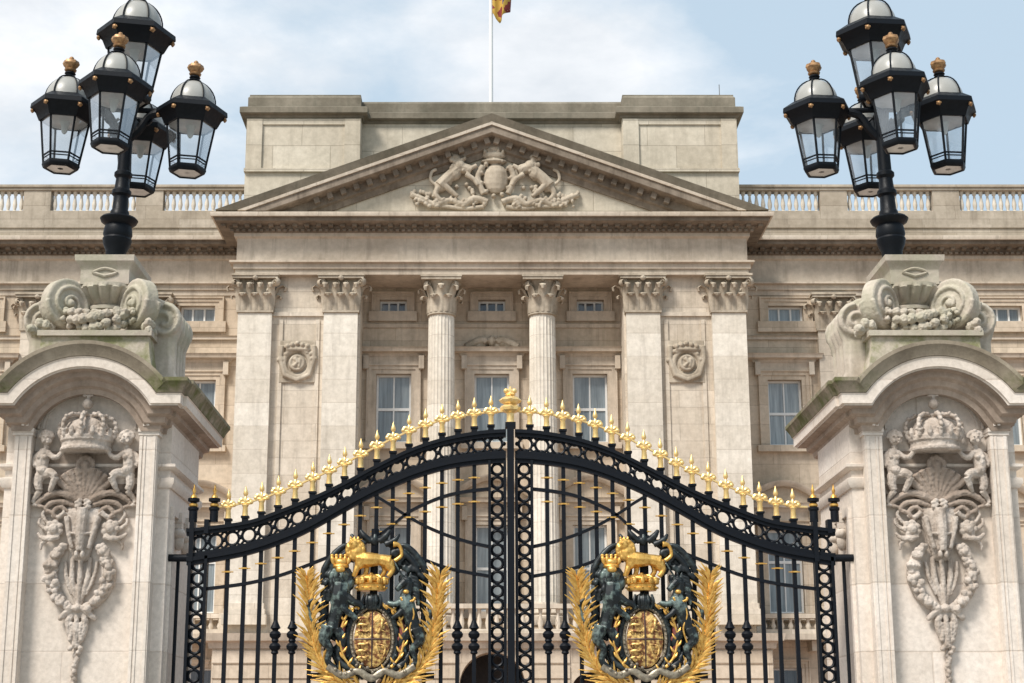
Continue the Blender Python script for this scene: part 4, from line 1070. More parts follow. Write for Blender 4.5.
# ================================================================== GATES
YGT = 15.46
SG = Sx(560, YGT)
def GX(u, v): return ray(u, v, YGT)[0]
def GZ(v): return Zv(v, YGT)
TOPC = [(187, 529.5), (197.8, 528.7), (246.6, 522), (277.6, 511.8), (313, 497.6), (344, 483), (375, 466.6), (410.8, 449.5), (446, 438.3), (482, 432), (511, 430.3)]
BOTC = [(187, 561), (198, 560), (246.6, 551), (286.5, 537.6), (313, 525.5), (344, 508), (375, 491.5), (411, 475.8), (446, 465.3), (482, 460), (511, 458.5)]
def curve(tab):
    pts = cat_rom([Vector((u, v, 0)) for u, v in tab], 8)
    return [(p.x, p.y) for p in pts]
topc = curve(TOPC); botc = curve(BOTC)
TIER = curve([(206, 589), (246.6, 583.5), (280, 575.5), (311, 564), (342, 551.5), (362, 543), (375.5, 537.5)])
TIER2 = curve([(375.5, 537.5), (389, 543), (409, 553), (447, 568), (490, 576.5)])
ARC1 = curve([(490, 489), (468, 491.5), (446, 496), (425, 504), (407, 513.5), (392, 526), (375.5, 538)])
ARC2 = curve([(372, 494), (388, 503.5), (402, 513), (424, 525.5), (446, 535), (468, 542), (490, 547)])
SPEARS = [228, 245, 261.3, 278, 295, 312.5, 329, 344.5, 360.5, 376.8, 393, 409, 425.5, 442, 458, 474.3, 491]
R3 = lambda u, v, s, dy=0.0: Vector((s * GX(u, v), YGT + dy, GZ(v)))

def build_leaf(s):
    root = thing('gate_leaf', (s * 3.03, YGT, 0), 'x', 'gate', 'black and gold iron gates')
    def P(u, v, dy=0.0): return R3(u, v, s, dy)
    # arched top: two rails with ring frieze between
    def rail(tab, h0, h1, dpt, name, u0=187, u1=506):
        b = MB(); rs = []
        for u, v in tab:
            if u < u0 or u > u1: continue
            rs.append([P(u, v - h0, -dpt), P(u, v + h1, -dpt), P(u, v + h1, dpt), P(u, v - h0, dpt)])
        b.rings(rs); return b
    b = rail(topc, .5, 3.0, .05, 'top_rail')
    for tab, a, c, d in ((topc, 2.9, 6.5, .032),):
        rs = [[P(u, v + a, -d), P(u, v + c, -d), P(u, v + c, d), P(u, v + a, d)] for u, v in tab if 187 <= u <= 506]; b.rings(rs)
    for u in SPEARS:                                                              # dark sockets under the spears
        v = lerp_tab(topc, u); c = P(u, v)
        b.T = Matrix.Translation((c.x, YGT, 0)); b.box(-.028, .028, -.028, .028, GZ(v), GZ(v - 4.2)); b.box(-.037, .037, -.037, .037, GZ(v - 4.2), GZ(v - 6.2)); b.T = Matrix()
    b.build('top_rail', M['iron'], root)
    b = rail(botc, 7.5, 4.5, .032, 'x')
    rs = [[P(u, v - 3.5, -.05), P(u, v + .5, -.05), P(u, v + .5, .05), P(u, v - 3.5, .05)] for u, v in botc if 187 <= u <= 506]; b.rings(rs)
    b.build('lower_rail', M['iron'], root)
    b = MB()
    cen = [191.5 + 16.45 * i + 8 for i in range(19)]
    for u in cen:
        v0 = lerp_tab(topc, u) + 6; v1 = lerp_tab(botc, u) - 7.5; vm = (v0 + v1) / 2
        sl = (lerp_tab(topc, u + 4) - lerp_tab(topc, u - 4)) / 8.0
        r = min(6.6, (v1 - v0) / 2 + .6)
        b.tube([P(u + r * cos(a * pi / 10), vm + r * sin(a * pi / 10) + sl * r * cos(a * pi / 10) * .5) for a in range(20)], .0145, 6, closed=True)
        for e in (-1, 1):
            for q in (-1, 1):
                b.tube([P(u + e * 4.4, vm + q * 4.6 + sl * e * 2), P(u + e * 8.2, vm + q * (v1 - v0) / 2 * 1.02 + sl * e * 8)], .013, 5)
            b.tube([P(u + e * 6, vm + sl * e * 3), P(u + e * 8.2, vm + sl * e * 8)], .016, 5)
            b.ell(P(u + 8.2 * e, vm + sl * e * 8), (.022, .022, .022), None, 8, 6)
        b.ell(P(u, v0 + .6), (.03, .02, .02), None, 8, 6); b.ell(P(u, v1 - .6), (.03, .02, .02), None, 8, 6)
    b.build('ring_frieze', M['iron'], root)
    # outer and meeting stiles with pierced roundels
    def stile(ua, ub, v_top, name, lean=0.0):
        b = MB(); zt = GZ(v_top); xa = s * GX(ua, 600); xb = s * GX(ub, 600); lo, hi = min(xa, xb), max(xa, xb); w = hi - lo; t = w * .155
        b.box(lo, lo + t, YGT - .05, YGT + .05, .12, zt); b.box(hi - t, hi, YGT - .05, YGT + .05, .12, zt)
        mid = (lo + hi) / 2; iw = w / 2 - t; z = zt - iw - .02; step = .128
        while z > .3:
            b.tube([(mid + iw * .86 * cos(a * pi / 9), YGT, z + iw * .86 * sin(a * pi / 9)) for a in range(18)], .015, 6, closed=True)
            zz = z - step / 2
            for e in (-1, 1): b.tube([(mid - e * iw, YGT, zz - .030), (mid + e * iw, YGT, zz + .030)], .010, 5)
            b.ell((mid, YGT, zz), (.02, .02, .02), None, 7, 5)
            z -= step
        b.box(lo, hi, YGT - .04, YGT + .04, .12, .24)
        return b.build(name, M['iron'], root)
    stile(187.2, 206.5, 556, 'outer_stile'); stile(488.2, 506.6, 461, 'meeting_stile')
    b = MB(); xa = s * GX(187.2, 600); xb = s * GX(206.5, 600)                     # head block of the outer stile
    lo, hi = min(xa, xb), max(xa, xb); t = (hi - lo) * .24
    b.box(lo, lo + t, YGT - .055, YGT + .055, GZ(562), GZ(520)); b.box(hi - t, hi, YGT - .055, YGT + .055, GZ(534), GZ(520))
    for c in (lo + t / 2, hi - t / 2 + .06):
        b.lathe([(.04, GZ(522)), (.04, GZ(511)), (.05, GZ(510)), (.05, GZ(507.5)), (.03, GZ(507)), (.03, GZ(502.5)), (.056, GZ(501.5)), (.056, GZ(498.5)), (.02, GZ(498))], (c, YGT, 0), 12)
    b.build('stile_head', M['iron'], root)
    for c in (lo + t / 2, hi - t / 2 + .06):
        g = MB(); g.lathe([(.034, GZ(507)), (.042, GZ(506)), (.042, GZ(504.5)), (.034, GZ(503.5))], (c, YGT, 0), 12); g.lathe([(.034, GZ(498)), (.028, GZ(496)), (.010, GZ(494)), (.018, GZ(491)), (.009, GZ(488)), (.003, GZ(484.5))], (c, YGT, 0), 12); g.build('stile_finial', M['gold'], root)
    # spear heads
    proto = None
    for u in SPEARS:
        v = lerp_tab(topc, u) - 6.0
        c = P(u, v)
        if proto is None:
            g = MB(); g.T = Matrix.Translation(c); k = SG
            g.lathe([(.034, 0), (.034, .6 * k), (.028, 1 * k), (.023, 9 * k), (.026, 9.6 * k), (.034, 11.2 * k), (.022, 12.5 * k)], (0, 0, 0), 10)
            g.lathe([(.010, 12 * k), (.020, 14.5 * k), (.023, 16.5 * k), (.014, 19 * k), (.009, 20.5 * k), (.020, 21.5 * k), (.024, 23.4 * k), (.017, 26 * k), (.008, 28.5 * k), (.002, 31 * k)], (0, 0, 0), 10)
            for e in (-1, 1):
                g.tube(cat_rom([Vector((0, 0, 15 * k)), Vector((e * 3.0 * k, 0, 16.8 * k)), Vector((e * 4.8 * k, 0, 16.6 * k)), Vector((e * 5.8 * k, 0, 14.6 * k))], 4), [.018] * 12 + [.015], 6)
                g.tube([(0, e * 0, 13.5 * k), (e * 5.0 * k, 0, 13.2 * k)], .015, 6); g.ell((e * 5.8 * k, 0, 14.4 * k), .022, None, 8, 6)
            g.T = Matrix(); o = g.build('spear_finial', M['palegold'], root); proto = o
            # move geometry to its own origin so copies only need a location
            d = c - root.location; o.data.transform(Matrix.Translation(-d)); o.location = d
        else:
            o = proto.copy(); COL.objects.link(o); o.parent = root; o.location = c - root.location
    g = MB()                                                                       # thin gilt links between the spears
    us = [214] + SPEARS + [506]
    for a, c in zip(us, us[1:]):
        va = lerp_tab(topc, a) - 19.8; vc = lerp_tab(topc, c) - 19.8; g.tube([P(a, va), P((a + c) / 2, (va + vc) / 2 + .6), P(c, vc)], .012, 5)
    g.build('gilt_chain', M['palegold'], root)
    # tier rails and arcs
    for tab, nm in ((TIER, 'tier_rail'), (TIER2, 'tier_rail'), (ARC1, 'ogee_rail'), (ARC2, 'ogee_rail')):
        b = MB(); rs = []
        for u, v in tab: rs.append([P(u, v - 1.6, -.025), P(u, v + 1.6, -.025), P(u, v + 1.6, .025), P(u, v - 1.6, .025)])
        b.rings(rs); b.build(nm, M['iron'], root)
    # vertical bars
    for i, u in enumerate(SPEARS[:-1]):
        vt = lerp_tab(botc, u) + 3; zt = GZ(vt); x = P(u, 600).x
        x = P(u, vt).x
        b = MB(); w = .0185
        b.box(x - w, x + w, YGT - w, YGT + w, .14, zt)
        if i in (2, 3, 4, 13, 14, 15) or (i == 4 and False):
            if i in (3, 4, 14, 15):
                for vv in (634, 646): b.lathe([(.025, -.075), (.036, -.065), (.030, -.045), (.05, -.025), (.055, .0), (.042, .02), (.026, .03), (.034, .05), (.022, .06)], (x, YGT, GZ(vv)), 12)
                b.lathe([(.02, -.04), (.05, -.02), (.03, .02), (.012, .07)], (x, YGT, GZ(626)), 10)
        b.cur = 1
        vg = lerp_tab(botc, u) + 17
        for vv in (vg, vg + 24) if 6 < i < 16 else (vg,):
            b.box(x - .027, x + .027, YGT - .027, YGT + .027, GZ(vv + .7), GZ(vv - .7)); b.tube([(x - .055, YGT, GZ(vv)), (x + .055, YGT, GZ(vv))], .006, 5)
        b.build('bar', [M['iron'], M['gold']], root)
    b = MB(); xa = s * GX(187, 600); xb = s * GX(507, 600); lo, hi = min(xa, xb), max(xa, xb)
    b.box(lo, hi, YGT - .045, YGT + .045, .125, .30); b.box(lo, hi, YGT - .04, YGT + .04, 1.25, 1.33); b.build('bottom_rail', M['iron'], root)
    # stay that ties the stile to the pier
    b = MB(); x0 = s * GX(189, 558); x1 = s * GX(163.5, 558)
    b.tube([(x0, YGT, GZ(558)), (x1, YGT - .0, GZ(558))], .036, 10); b.ell((x1, YGT, GZ(558)), (.05, .05, .05), None, 10, 8)
    x2 = s * GX(175.5, 600); b.tube([(x2, YGT + .05, GZ(558)), (x2, YGT + .05, .1)], .017, 8); b.build('hinge_stay', M['iron'], root)
    return root
leafL = build_leaf(1); leafL['label'] = 'left half of the black iron gates with gilt spears and coat of arms'
# GX already carries the sign for the left leaf; mirror it for the right one
leafR = build_leaf(-1); leafR['label'] = 'right half of the black iron gates with gilt spears and coat of arms'
leafL.location.x, leafR.location.x = leafL.location.x, leafR.location.x
# central meeting bar and crown finial (fixed to the left leaf)
b = MB(); b.box(-.032, .032, YGT - .075, YGT - .052 + .12, .12, GZ(427)); b.box(-.05, .05, YGT - .06, YGT + .06, GZ(428), GZ(423)); b.build('slam_post', M['iron'], leafL)
b = MB(); k = SG
zf = GZ(423)
b.lathe([(.05, 0), (.05, 1 * k), (.036, 1.6 * k), (.036, 10 * k), (.05, 10.6 * k), (.085, 13 * k), (.09, 16 * k), (.075, 18 * k), (.05, 19 * k), (.085, 21 * k), (.10, 23.5 * k), (.07, 26.5 * k), (.03, 28 * k), (.05, 29.5 * k), (.03, 31.5 * k)], (0, YGT, zf), 16, 0, lambda a, z: 1 + .12 * cos(a * 8) * (1 if z > 10.5 * k else 0))
b.tube([(-4 * k, YGT, zf + 33.5 * k), (4 * k, YGT, zf + 33.5 * k)], .02, 7); b.tube([(0, YGT, zf + 31 * k), (0, YGT, zf + 38 * k)], [.022, .012], 7); b.ell((-4.2 * k, YGT, zf + 33.5 * k), .026); b.ell((4.2 * k, YGT, zf + 33.5 * k), .026)
for e in (-1, 1): b.tube(cat_rom([Vector((0, YGT, zf + 14 * k)), Vector((e * 5 * k, YGT, zf + 15 * k)), Vector((e * 8 * k, YGT, zf + 14 * k))], 4), .018, 6)
b.build('crown_finial', M['palegold'], leafL)

# ------ coat of arms (built for the left leaf round u=372, then copied to the right leaf unmirrored)
AX, AV = 372.0, 640.0
def build_arms(leaf):
    ax = GX(AX, AV); az = GZ(AV); VG = (GZ(AV - 50) - GZ(AV + 50)) / 100.0
    core = MB(); yF = YGT - .06
    def A(u, v, d=0.0): return Vector((ax + (u - AX) * SG, yF - d * SG, GZ(v)))
    # backing rosette of iron scrolls = the part; coloured pieces are its sub-parts
    b = MB()
    for tabp in ([(352, 610), (345, 630), (350, 655), (372, 672)], [(392, 610), (399, 630), (394, 655), (372, 672)], [(340, 560), (356, 548), (375, 538), (392, 548), (408, 562)]):
        b.tube(cat_rom([A(u, v, 0) for u, v in tabp], 5), .028, 6)
    b.tube([A(310, 676, 0), A(434, 676, 0)], .03, 6); b.tube([A(374, 530, 0), A(372, 700, 0)], .04, 6); b.tube([A(340, 612, 0), A(404, 612, 0)], .025, 6); b.tube([A(340, 560, 0), A(408, 562, 0)], .02, 6); b.tube([A(340, 560, 0), A(345, 630, 0)], .02, 6); b.tube([A(408, 562, 0), A(399, 630, 0)], .02, 6)
    arms = b.build('coat_of_arms', M['iron'], leaf)
    cur = {}
    def E(u, v, ru, rv, rd=None, d=4, rot=0, nu=12): cur['b'].ell(A(u, v, d), (ru * SG, (rd or min(ru, rv)) * SG, rv * SG), Matrix.Rotation(radians(rot), 3, 'Y'), nu, 8)
    def Lm(pts, rr, d=5, k=5, flat=1.0):
        P = cat_rom([A(p[0], p[1], p[2] if len(p) > 2 else d) for p in pts], k); n = len(P)
        cur['b'].tube(P, [lerp_tab([(i / (len(rr) - 1), r) for i, r in enumerate(rr)], j / (n - 1)) * SG for j in range(n)], 8, flat)
    # shield
    cur['b'] = b = MB()
    rings = []
    for q, dd in ((1.0, 3), (.98, 6), (.85, 7), (.5, 8), (.15, 8.3)): rings.append([A(373 + cos(2 * pi * k / 36) * 18 * q, 640 + sin(2 * pi * k / 36) * 29 * q, dd) for k in range(36)])
    b.rings(rings)
    for (cu, cv, t) in ((364, 627, 0), (382, 627, 1), (364, 653, 0), (382, 653, 2)):
        if t == 0:
            for k in range(3):
                q = cv - 7 + k * 6.5
                Lm([(cu - 6, q, 8.5), (cu - 2, q - 1.2, 9.4), (cu + 3, q - .6, 9.4), (cu + 6, q - 1.8, 8.6)], (1.0, 1.2, .8))
                for x in (-4, -1, 2.4, 5): Lm([(cu + x, q, 8.8), (cu + x + .8, q + 2.6, 9)], (.5, .4), k=2)
        elif t == 1:
            Lm([(cu - 3, cv + 7, 8.8), (cu, cv, 9.8), (cu + 1, cv - 7, 9)], (1.1, 1.6, 1.2)); Lm([(cu, cv, 9), (cu + 5, cv - 3, 9)], (.8, .6)); Lm([(cu - 2, cv + 3, 9), (cu + 4, cv + 6, 9)], (.8, .6)); Lm([(cu - 3, cv + 3, 9), (cu - 6, cv - 3, 9), (cu - 4, cv - 6, 9)], (.6, .6))
        else:
            Lm([(cu - 5, cv - 8, 8.8), (cu + 4, cv - 5, 9.2), (cu + 1, cv + 8, 8.6)], (.9, .9)); Lm([(cu - 5, cv - 8, 8.8), (cu - 2, cv + 2, 9.2), (cu + 1, cv + 8, 8.6)], (.9, .9))
            for q in (-5, -1, 3): Lm([(cu - 3.6 + q * .15, cv + q, 8.8), (cu + 3 - q * .2, cv + q, 8.8)], (.4, .4), k=2)
    b.build('shield', M['field'], arms)
    cur['b'] = b = MB(); Lm([(373, 612, 6), (373, 640, 8.6), (373, 668, 6)], (.9, .9)); Lm([(356, 640, 6), (373, 640, 8.6), (390, 640, 6)], (.9, .9)); b.build('shield_cross', M['door'], arms)
    cur['b'] = b = MB()
    b.tube([A(373 + cos(2 * pi * k / 40) * 20.5, 640 + sin(2 * pi * k / 40) * 31.5, 6) for k in range(40)], 1.6 * SG, 7, closed=True)
    for k in range(44): a = 2 * pi * k / 44; E(373 + cos(a) * 20.5, 640 + sin(a) * 31.5, 1.3, 1.3, 1.3, 7.5, 0, 6)
    b.build('shield_rim', M['bead'], arms)
    cur['b'] = b = MB()
    b.tube([A(373 + cos(2 * pi * k / 40) * 24.5, 641 + sin(2 * pi * k / 40) * 35.5, 4) for k in range(40)], 3.0 * SG, 8, closed=True)
    for k in range(14): a = 2 * pi * k / 14; E(373 + cos(a) * 26, 641 + sin(a) * 36, 2.2, 2.2, 2, 6)
    b.build('garter', M['bronze'], arms)
    for s_ in (-1, 1):
        cur['b'] = b = MB()
        Lm([(373 + s_ * 27, 618, 6), (373 + s_ * 29.5, 630, 7), (373 + s_ * 29.5, 645, 7), (373 + s_ * 27, 658, 6)], (1.6, 3.0, 3.0, 1.4))
        for v in (622, 630, 640, 650): E(373 + s_ * (28 + sin(v)), v, 2.4, 3.2, 2, 7)
        b.build('enamel_strap', M['red'], arms)
    # helm and crown
    cur['b'] = b = MB(); E(372, 602, 9, 8, 7, 5); E(372, 608, 12, 4, 6, 4)
    for x in (-8, -4, 0, 4, 8): Lm([(372 + x, 596, 9), (372 + x * 1.2, 603, 11), (372 + x * .9, 610, 8)], (1.2, 1.5, 1.0))
    Lm([(358, 607, 5), (350, 604, 6), (346, 611, 5)], (2.4, 2.2, 1.5)); Lm([(386, 607, 5), (394, 604, 6), (398, 611, 5)], (2.4, 2.2, 1.5))
    b.build('helm', M['bronze'], arms)
    cur['b'] = b = MB()
    c = A(371, 592, 4)
    b.lathe([(14 * SG, 0), (15 * SG, 1.5 * SG), (15 * SG, 3 * SG), (14 * SG, 3.6 * SG), (14.5 * SG, 6 * SG), (16 * SG, 7 * SG), (12 * SG, 8 * SG)], tuple(c), 24, 0, None, .7)
    for k in range(7):
        a = pi + pi * k / 6; x = cos(a) * 15.5; y = -sin(a) * 10.5
        b.ell(A(371 + x, 582.5, 4 + y), (2.1 * SG, 1.6 * SG, 3.4 * SG), None, 8, 6); b.ell(A(371 + x, 580, 4 + y), (3.0 * SG, 1.4 * SG, 1.3 * SG), None, 8, 6); b.ell(A(371 + x, 589, 4 + y + .8), 1.2 * SG, None, 6, 5)
    for k in (0, 1, 2, 3, 4):
        a = pi + pi * k / 4; x = cos(a); y = -sin(a)
        b.tube(cat_rom([A(371 + x * 14, 585, 4 + y * 9), A(371 + x * 14.5, 580.5, 4 + y * 9), A(371 + x * 9, 577, 4 + y * 6), A(371, 578, 4)], 4), 1.5 * SG, 7)
    b.ell(A(371, 580, 4), (12 * SG, 8 * SG, 5 * SG), None, 14, 8); b.ell(A(371, 576, 5), 2.6 * SG)
    b.build('royal_crown', M['gold'], arms)
    # lion standing on the crown
    cur['b'] = b = MB()
    pv = A(371, 577, 0); b.T = Matrix.Translation(pv + Vector((.01, 0, .0))) @ Matrix.Scale(1.2, 4) @ Matrix.Translation(-pv)
    Lm([(359, 563, 6), (368, 564, 7), (377, 564, 6), (385, 566, 5)], (7.4, 6.4, 4.8, 6.2)); E(385, 568, 5, 5.5, 4.5, 6); E(361, 567, 4.5, 5, 4.5, 8); E(358, 558, 7.6, 8, 6, 7)
    for k in range(12): E(357 + 6.5 * cos(k * .52), 556 + 7 * sin(k * .52), 2.2, 3.2, 2.4, 9, k * 30, 8)
    E(354, 551, 1, .8, .8, 13.4, 0, 7); E(355.5, 552.5, 4.6, 4.6, 4.6, 9); E(352, 554, 2.6, 2.2, 2.4, 10)
    for x in (-3, 0, 3): E(356 + x, 547, 1.2, 2.4, 1.2, 8)
    E(356, 549, 4, 1.2, 3, 8)
    Lm([(360, 566, 8), (358, 573, 9), (356, 578, 8)], (3, 2.4, 2)); Lm([(366, 566, 4), (366, 573, 4), (364, 578, 4)], (2.8, 2.2, 2)); Lm([(385, 567, 7), (388, 572, 7), (384, 578, 7)], (3.4, 2.4, 2)); Lm([(380, 567, 3), (381, 573, 3), (378, 578, 3)], (3, 2.2, 2))
    Lm([(389, 565, 5), (395, 560, 5), (393, 552, 5), (388, 551, 5)], (1.9, 1.7, 1.6, 2.8))
    b.build('crest_lion', M['gold'], arms, remesh=.0062)
    # lion supporter, upright on the left
    cur['b'] = b = MB()
    Lm([(342, 585, 7), (341, 597, 8), (340, 608, 7), (336, 620, 6), (334, 630, 6)], (9.5, 10, 8.5, 7, 7.5))
    E(342, 578, 10, 9, 8, 7); E(334, 583, 5.5, 8, 5, 6); E(350, 584, 5, 8, 5, 7); E(341, 573, 6, 6, 6, 10); E(342.5, 577, 4, 3.2, 4, 13)
    for k in range(16): a = 2 * pi * k / 16; E(341.5 + cos(a) * 9.5, 579 + sin(a) * 9.5, 2.8, 3.4, 3, 8, k * 22)
    Lm([(346, 596, 10), (354, 603, 12), (361, 606, 11), (364, 610, 10)], (4.4, 3.6, 3.0, 2.8)); Lm([(338, 600, 10), (346, 611, 12), (354, 617, 11), (357, 621, 10)], (4.6, 3.6, 3, 2.8))
    Lm([(330, 628, 8), (326, 640, 9), (332, 650, 8), (330, 662, 7), (338, 669, 7)], (7.4, 5.8, 3.8, 3.2, 2.6)); Lm([(339, 630, 6), (344, 643, 6), (340, 655, 5), (346, 664, 5)], (6.4, 4.8, 3.2, 2.6))
    Lm([(331, 632, 4), (320, 630, 4), (312, 618, 4), (309, 606, 4), (314, 601, 4), (319, 606, 4), (314, 612, 4)], (2.0, 1.9, 2.0, 2.3, 2.2, 2, 1.6))
    rr2 = random.Random(3)
    for k in range(40):
        v = 582 + rr2.uniform(0, 26); u = 341 + rr2.uniform(-10, 9); E(u, v, 1.3, 3.2, 1.3, 14 - abs(u - 341) * .45, rr2.uniform(-35, 35), 8)
    for x in (-2.2, 2.2): E(341.5 + x, 575.5, 1.0, .8, .8, 17, 0, 8)
    E(341.5, 579.5, 2.0, 1.6, 1.6, 17.5)
    b.build('lion', M['highlit_bronze'], arms, remesh=.0062)
    cur['b'] = b = MB(); E(341, 568, 8.2, 3.4, 7, 8); E(341, 564, 7.0, 5, 6, 7)
    for x in (-8, -4, 0, 4, 8): E(341 + x, 562, 2.2, 5, 2, 10, x * 2); E(341 + x * 1.1, 557.5, 2.0, 1.8, 1.8, 10)
    E(341, 571.5, 4.8, 3.8, 4, 14)
    b.build('lion_crown', M['gold'], arms)
    # unicorn supporter, upright on the right
    cur['b'] = b = MB()
    Lm([(405, 598, 7), (407, 608, 8), (411, 619, 7), (414, 629, 6)], (7.5, 8.5, 7.2, 7.2)); Lm([(405, 600, 7), (408, 590, 8), (409, 583, 9)], (6.5, 5.4, 5))
    E(406, 583, 5.4, 4.6, 4, 10, -20); Lm([(405, 583, 11), (399, 589, 12), (396, 592, 12)], (4.2, 3.2, 2.6)); E(410, 577, 1.6, 3.2, 1.4, 9, 15); E(406, 576.5, 1.4, 3, 1.4, 10, 0)
    Lm([(403, 579, 11), (397, 569, 12), (393, 561, 12)], (1.3, .9, .4))
    for k in range(7): Lm([(410 + k * .6, 578 + k * 3.4, 9), (416 + k * .3, 580 + k * 3.6, 9), (418, 586 + k * 3.4, 8)], (1.7, 2.0, .9))
    Lm([(401, 604, 10), (394, 606, 12), (388, 604, 11)], (3.8, 2.8, 2.2)); Lm([(406, 608, 10), (398, 616, 12), (392, 620, 11)], (4, 2.8, 2.2))
    Lm([(417, 630, 8), (420, 641, 9), (413, 650, 8), (416, 662, 7), (408, 669, 7)], (7, 5.4, 3.4, 2.8, 2.6)); Lm([(408, 632, 6), (402, 644, 6), (406, 655, 5), (400, 664, 5)], (6, 4.2, 2.8, 2.4))
    Lm([(418, 630, 4), (427, 626, 4), (430, 612, 4), (425, 603, 4)], (2.0, 2.2, 2.4, 1.6))
    b.build('unicorn', M['highlit_bronze'], arms, remesh=.0062)
    cur['b'] = b = MB(); 
    for k in range(12): a = pi * k / 11; E(408 + cos(a) * 6.5, 600 + sin(a) * 3.4, 1.4, 1.4, 1.6, 13)
    Lm([(410, 603, 13), (414, 616, 13), (410, 630, 12), (414, 645, 10)], (.9, .9)); E(406, 593.5, 3.2, 2.4, 3, 12)
    b.build('unicorn_collar', M['gold'], arms)
    # dark foliage mantling round the top and bottom
    cur['b'] = b = MB()
    for s_ in (-1, 1):
        q = lambda x: 374 + s_ * x
        Lm([(q(16), 554, 3), (q(24), 552, 4), (q(33), 558, 4), (q(41), 568, 3), (q(47), 582, 2)], (2.4, 3.2, 3.2, 3, 1.6))
        Lm([(q(20), 548, 2), (q(30), 547, 3), (q(40), 555, 3), (q(50), 570, 2), (q(52), 586, 2)], (2, 3, 3.4, 3.4, 1.6))
        Lm([(q(4), 543, 2), (q(11), 537, 3), (q(15), 531, 2)], (3.2, 3.4, 1.6)); Lm([(q(10), 546, 2), (q(20), 541, 3), (q(24), 535, 2)], (3, 3, 1.4)); E(q(9), 539, 4, 3, 3, 2, 30)
        for k in range(11): E(q(18 + k * 3.0), 556 + k * 2.4 + random.uniform(-4, 4), 2.8, 3.6, 2.4, 4, random.uniform(-50, 50))
        for k in range(9): E(q(26 + k * 1.2), 655 + k * 2.2, 3.4, 3, 3, 3)
        Lm([(q(8), 678, 5), (q(18), 671, 6), (q(30), 664, 6), (q(36), 652, 4)], (3.4, 3.8, 3.4, 2.4)); Lm([(q(30), 600, 1), (q(26), 625, 1), (q(32), 650, 1)], (2.6, 3.2, 2.4))
    Lm([(373, 546, 2), (374, 540, 3), (374, 533, 2)], (3, 3, 1.2))
    b.build('mantling', M['bronze'], arms, remesh=.010)
    cur['b'] = b = MB()
    Lm([(330, 667, 9), (345, 676, 10), (360, 672, 11), (373, 679, 11), (386, 672, 11), (400, 676, 10), (415, 667, 9)], (3.2, 3.6, 3.2, 3.8, 3.2, 3.6, 3.0), flat=.45)
    for k in range(14): E(338 + k * 5.2, 670 + 5 * sin(k), 1.8, 1.8, 1.8, 11)
    b.build('ribbon', M['bead'], arms)
    # dark leafy scrolls that fill the ground behind the figures
    cur['b'] = b = MB()
    rnd = random.Random(5)
    for s_ in (-1, 1):
        for k in range(26):
            t = k / 25; v = 556 + t * 118; w_ = 30 + 22 * sin(pi * min(1, t * 1.05)) ** .7
            x = 373 + s_ * (w_ - rnd.uniform(0, 22)); a = rnd.uniform(-70, 70)
            E(x, v, rnd.uniform(2.2, 4.2), rnd.uniform(4, 7), 2.0, 0, a)
            dx, dy = rnd.uniform(-9, 9), rnd.uniform(-8, 8)
            Lm([(x, v, 0), (x + dx * .5 + dy * .3, v + dy * .5 - dx * .3, 2), (x + dx, v + dy, 1)], (1.9, 1.7, .9), k=3)
        Lm([(373 + s_ * 30, 556, 0), (373 + s_ * 47, 590, 0), (373 + s_ * 48, 630, 0), (373 + s_ * 30, 672, 0)], (2.5, 2.5, 2.5, 2.5))
    b.build('leaf_scroll', M['bronze'], arms, remesh=.010)
    # gilt leafwork between shield and supporters
    for s_ in (-1, 1):
        cur['b'] = b = MB(); q = lambda x: 373 + s_ * x
        Lm([(q(10), 606, 9), (q(22), 612, 9), (q(29), 626, 9), (q(31), 642, 9), (q(26), 660, 9), (q(12), 673, 9)], (1.0, 1.3, 1.3, 1.3, 1.3, 1.0))
        for k in range(13):
            a = -1.2 + k * .2; u_, v_ = q(5 + 26 * cos(a)), 641 + 33 * sin(a); w_ = 1 if k % 2 else -1
            Lm([(u_, v_, 9), (u_ + s_ * w_ * 3, v_ - 3, 10), (u_ + s_ * w_ * 4.6, v_ - 6.5, 9)], (1.1, 1.3, .4), k=3)
        b.build('gilt_leafwork', M['gold'], arms)
    # gilt palm fronds
    for s_ in (-1, 1):
        cur['b'] = b = MB(); q = lambda x: 373 + s_ * x
        stem = cat_rom([Vector((q(0), 694, 4)), Vector((q(24), 687, 4)), Vector((q(44), 672, 3)), Vector((q(57), 648, 3)), Vector((q(62), 620, 3)), Vector((q(64), 596, 3)), Vector((q(66), 580, 3))], 6)
        n = len(stem)
        b.tube([A(p.x, p.y, p.z) for p in stem], [2.4 * SG * (1 - .6 * i / n) for i in range(n)], 7)
        for i in range(2, n):
            p = stem[i]; d = (stem[min(i + 1, n - 1)] - stem[i - 1]).normalized(); t = i / n
            for e in (-1, 1):
                for lay in (0, 1):
                    if rnd.random() < .12: continue
                    nrm = Vector((-d.y, d.x, 0)) * e
                    ln = rnd.uniform(17, 23) * (1.0 if t < .85 else .8); spread = rnd.uniform(.50, .80) if lay == 0 else rnd.uniform(.18, .42)
                    if e * s_ > 0 and t > .25: spread *= .6
                    dirv = (d * (1 - spread * .45) + nrm * spread).normalized()
                    tip = p + dirv * ln + nrm * rnd.uniform(1.5, 4.5) - d * rnd.uniform(0, 2.5); mid_ = p + dirv * ln * .55 + nrm * .6
                    dz = rnd.uniform(-1, 3.5)
                    b.tube([A(p.x, p.y, p.z), A(mid_.x, mid_.y, p.z + 2 + dz), A(tip.x, tip.y, p.z + 1.5 + dz * 1.6)], [.9 * SG, 1.55 * SG, .25 * SG], 6, flat=.6)
        for k in range(7):
            v = 670 + k * 4
            b.tube([A(q(14), v + 8, 4), A(q(36), v + 4 + k, 6), A(q(66 - k * 3), v + k * 1.0, 4)], [1.2 * SG, 2.0 * SG, .3 * SG], 6, flat=.6)
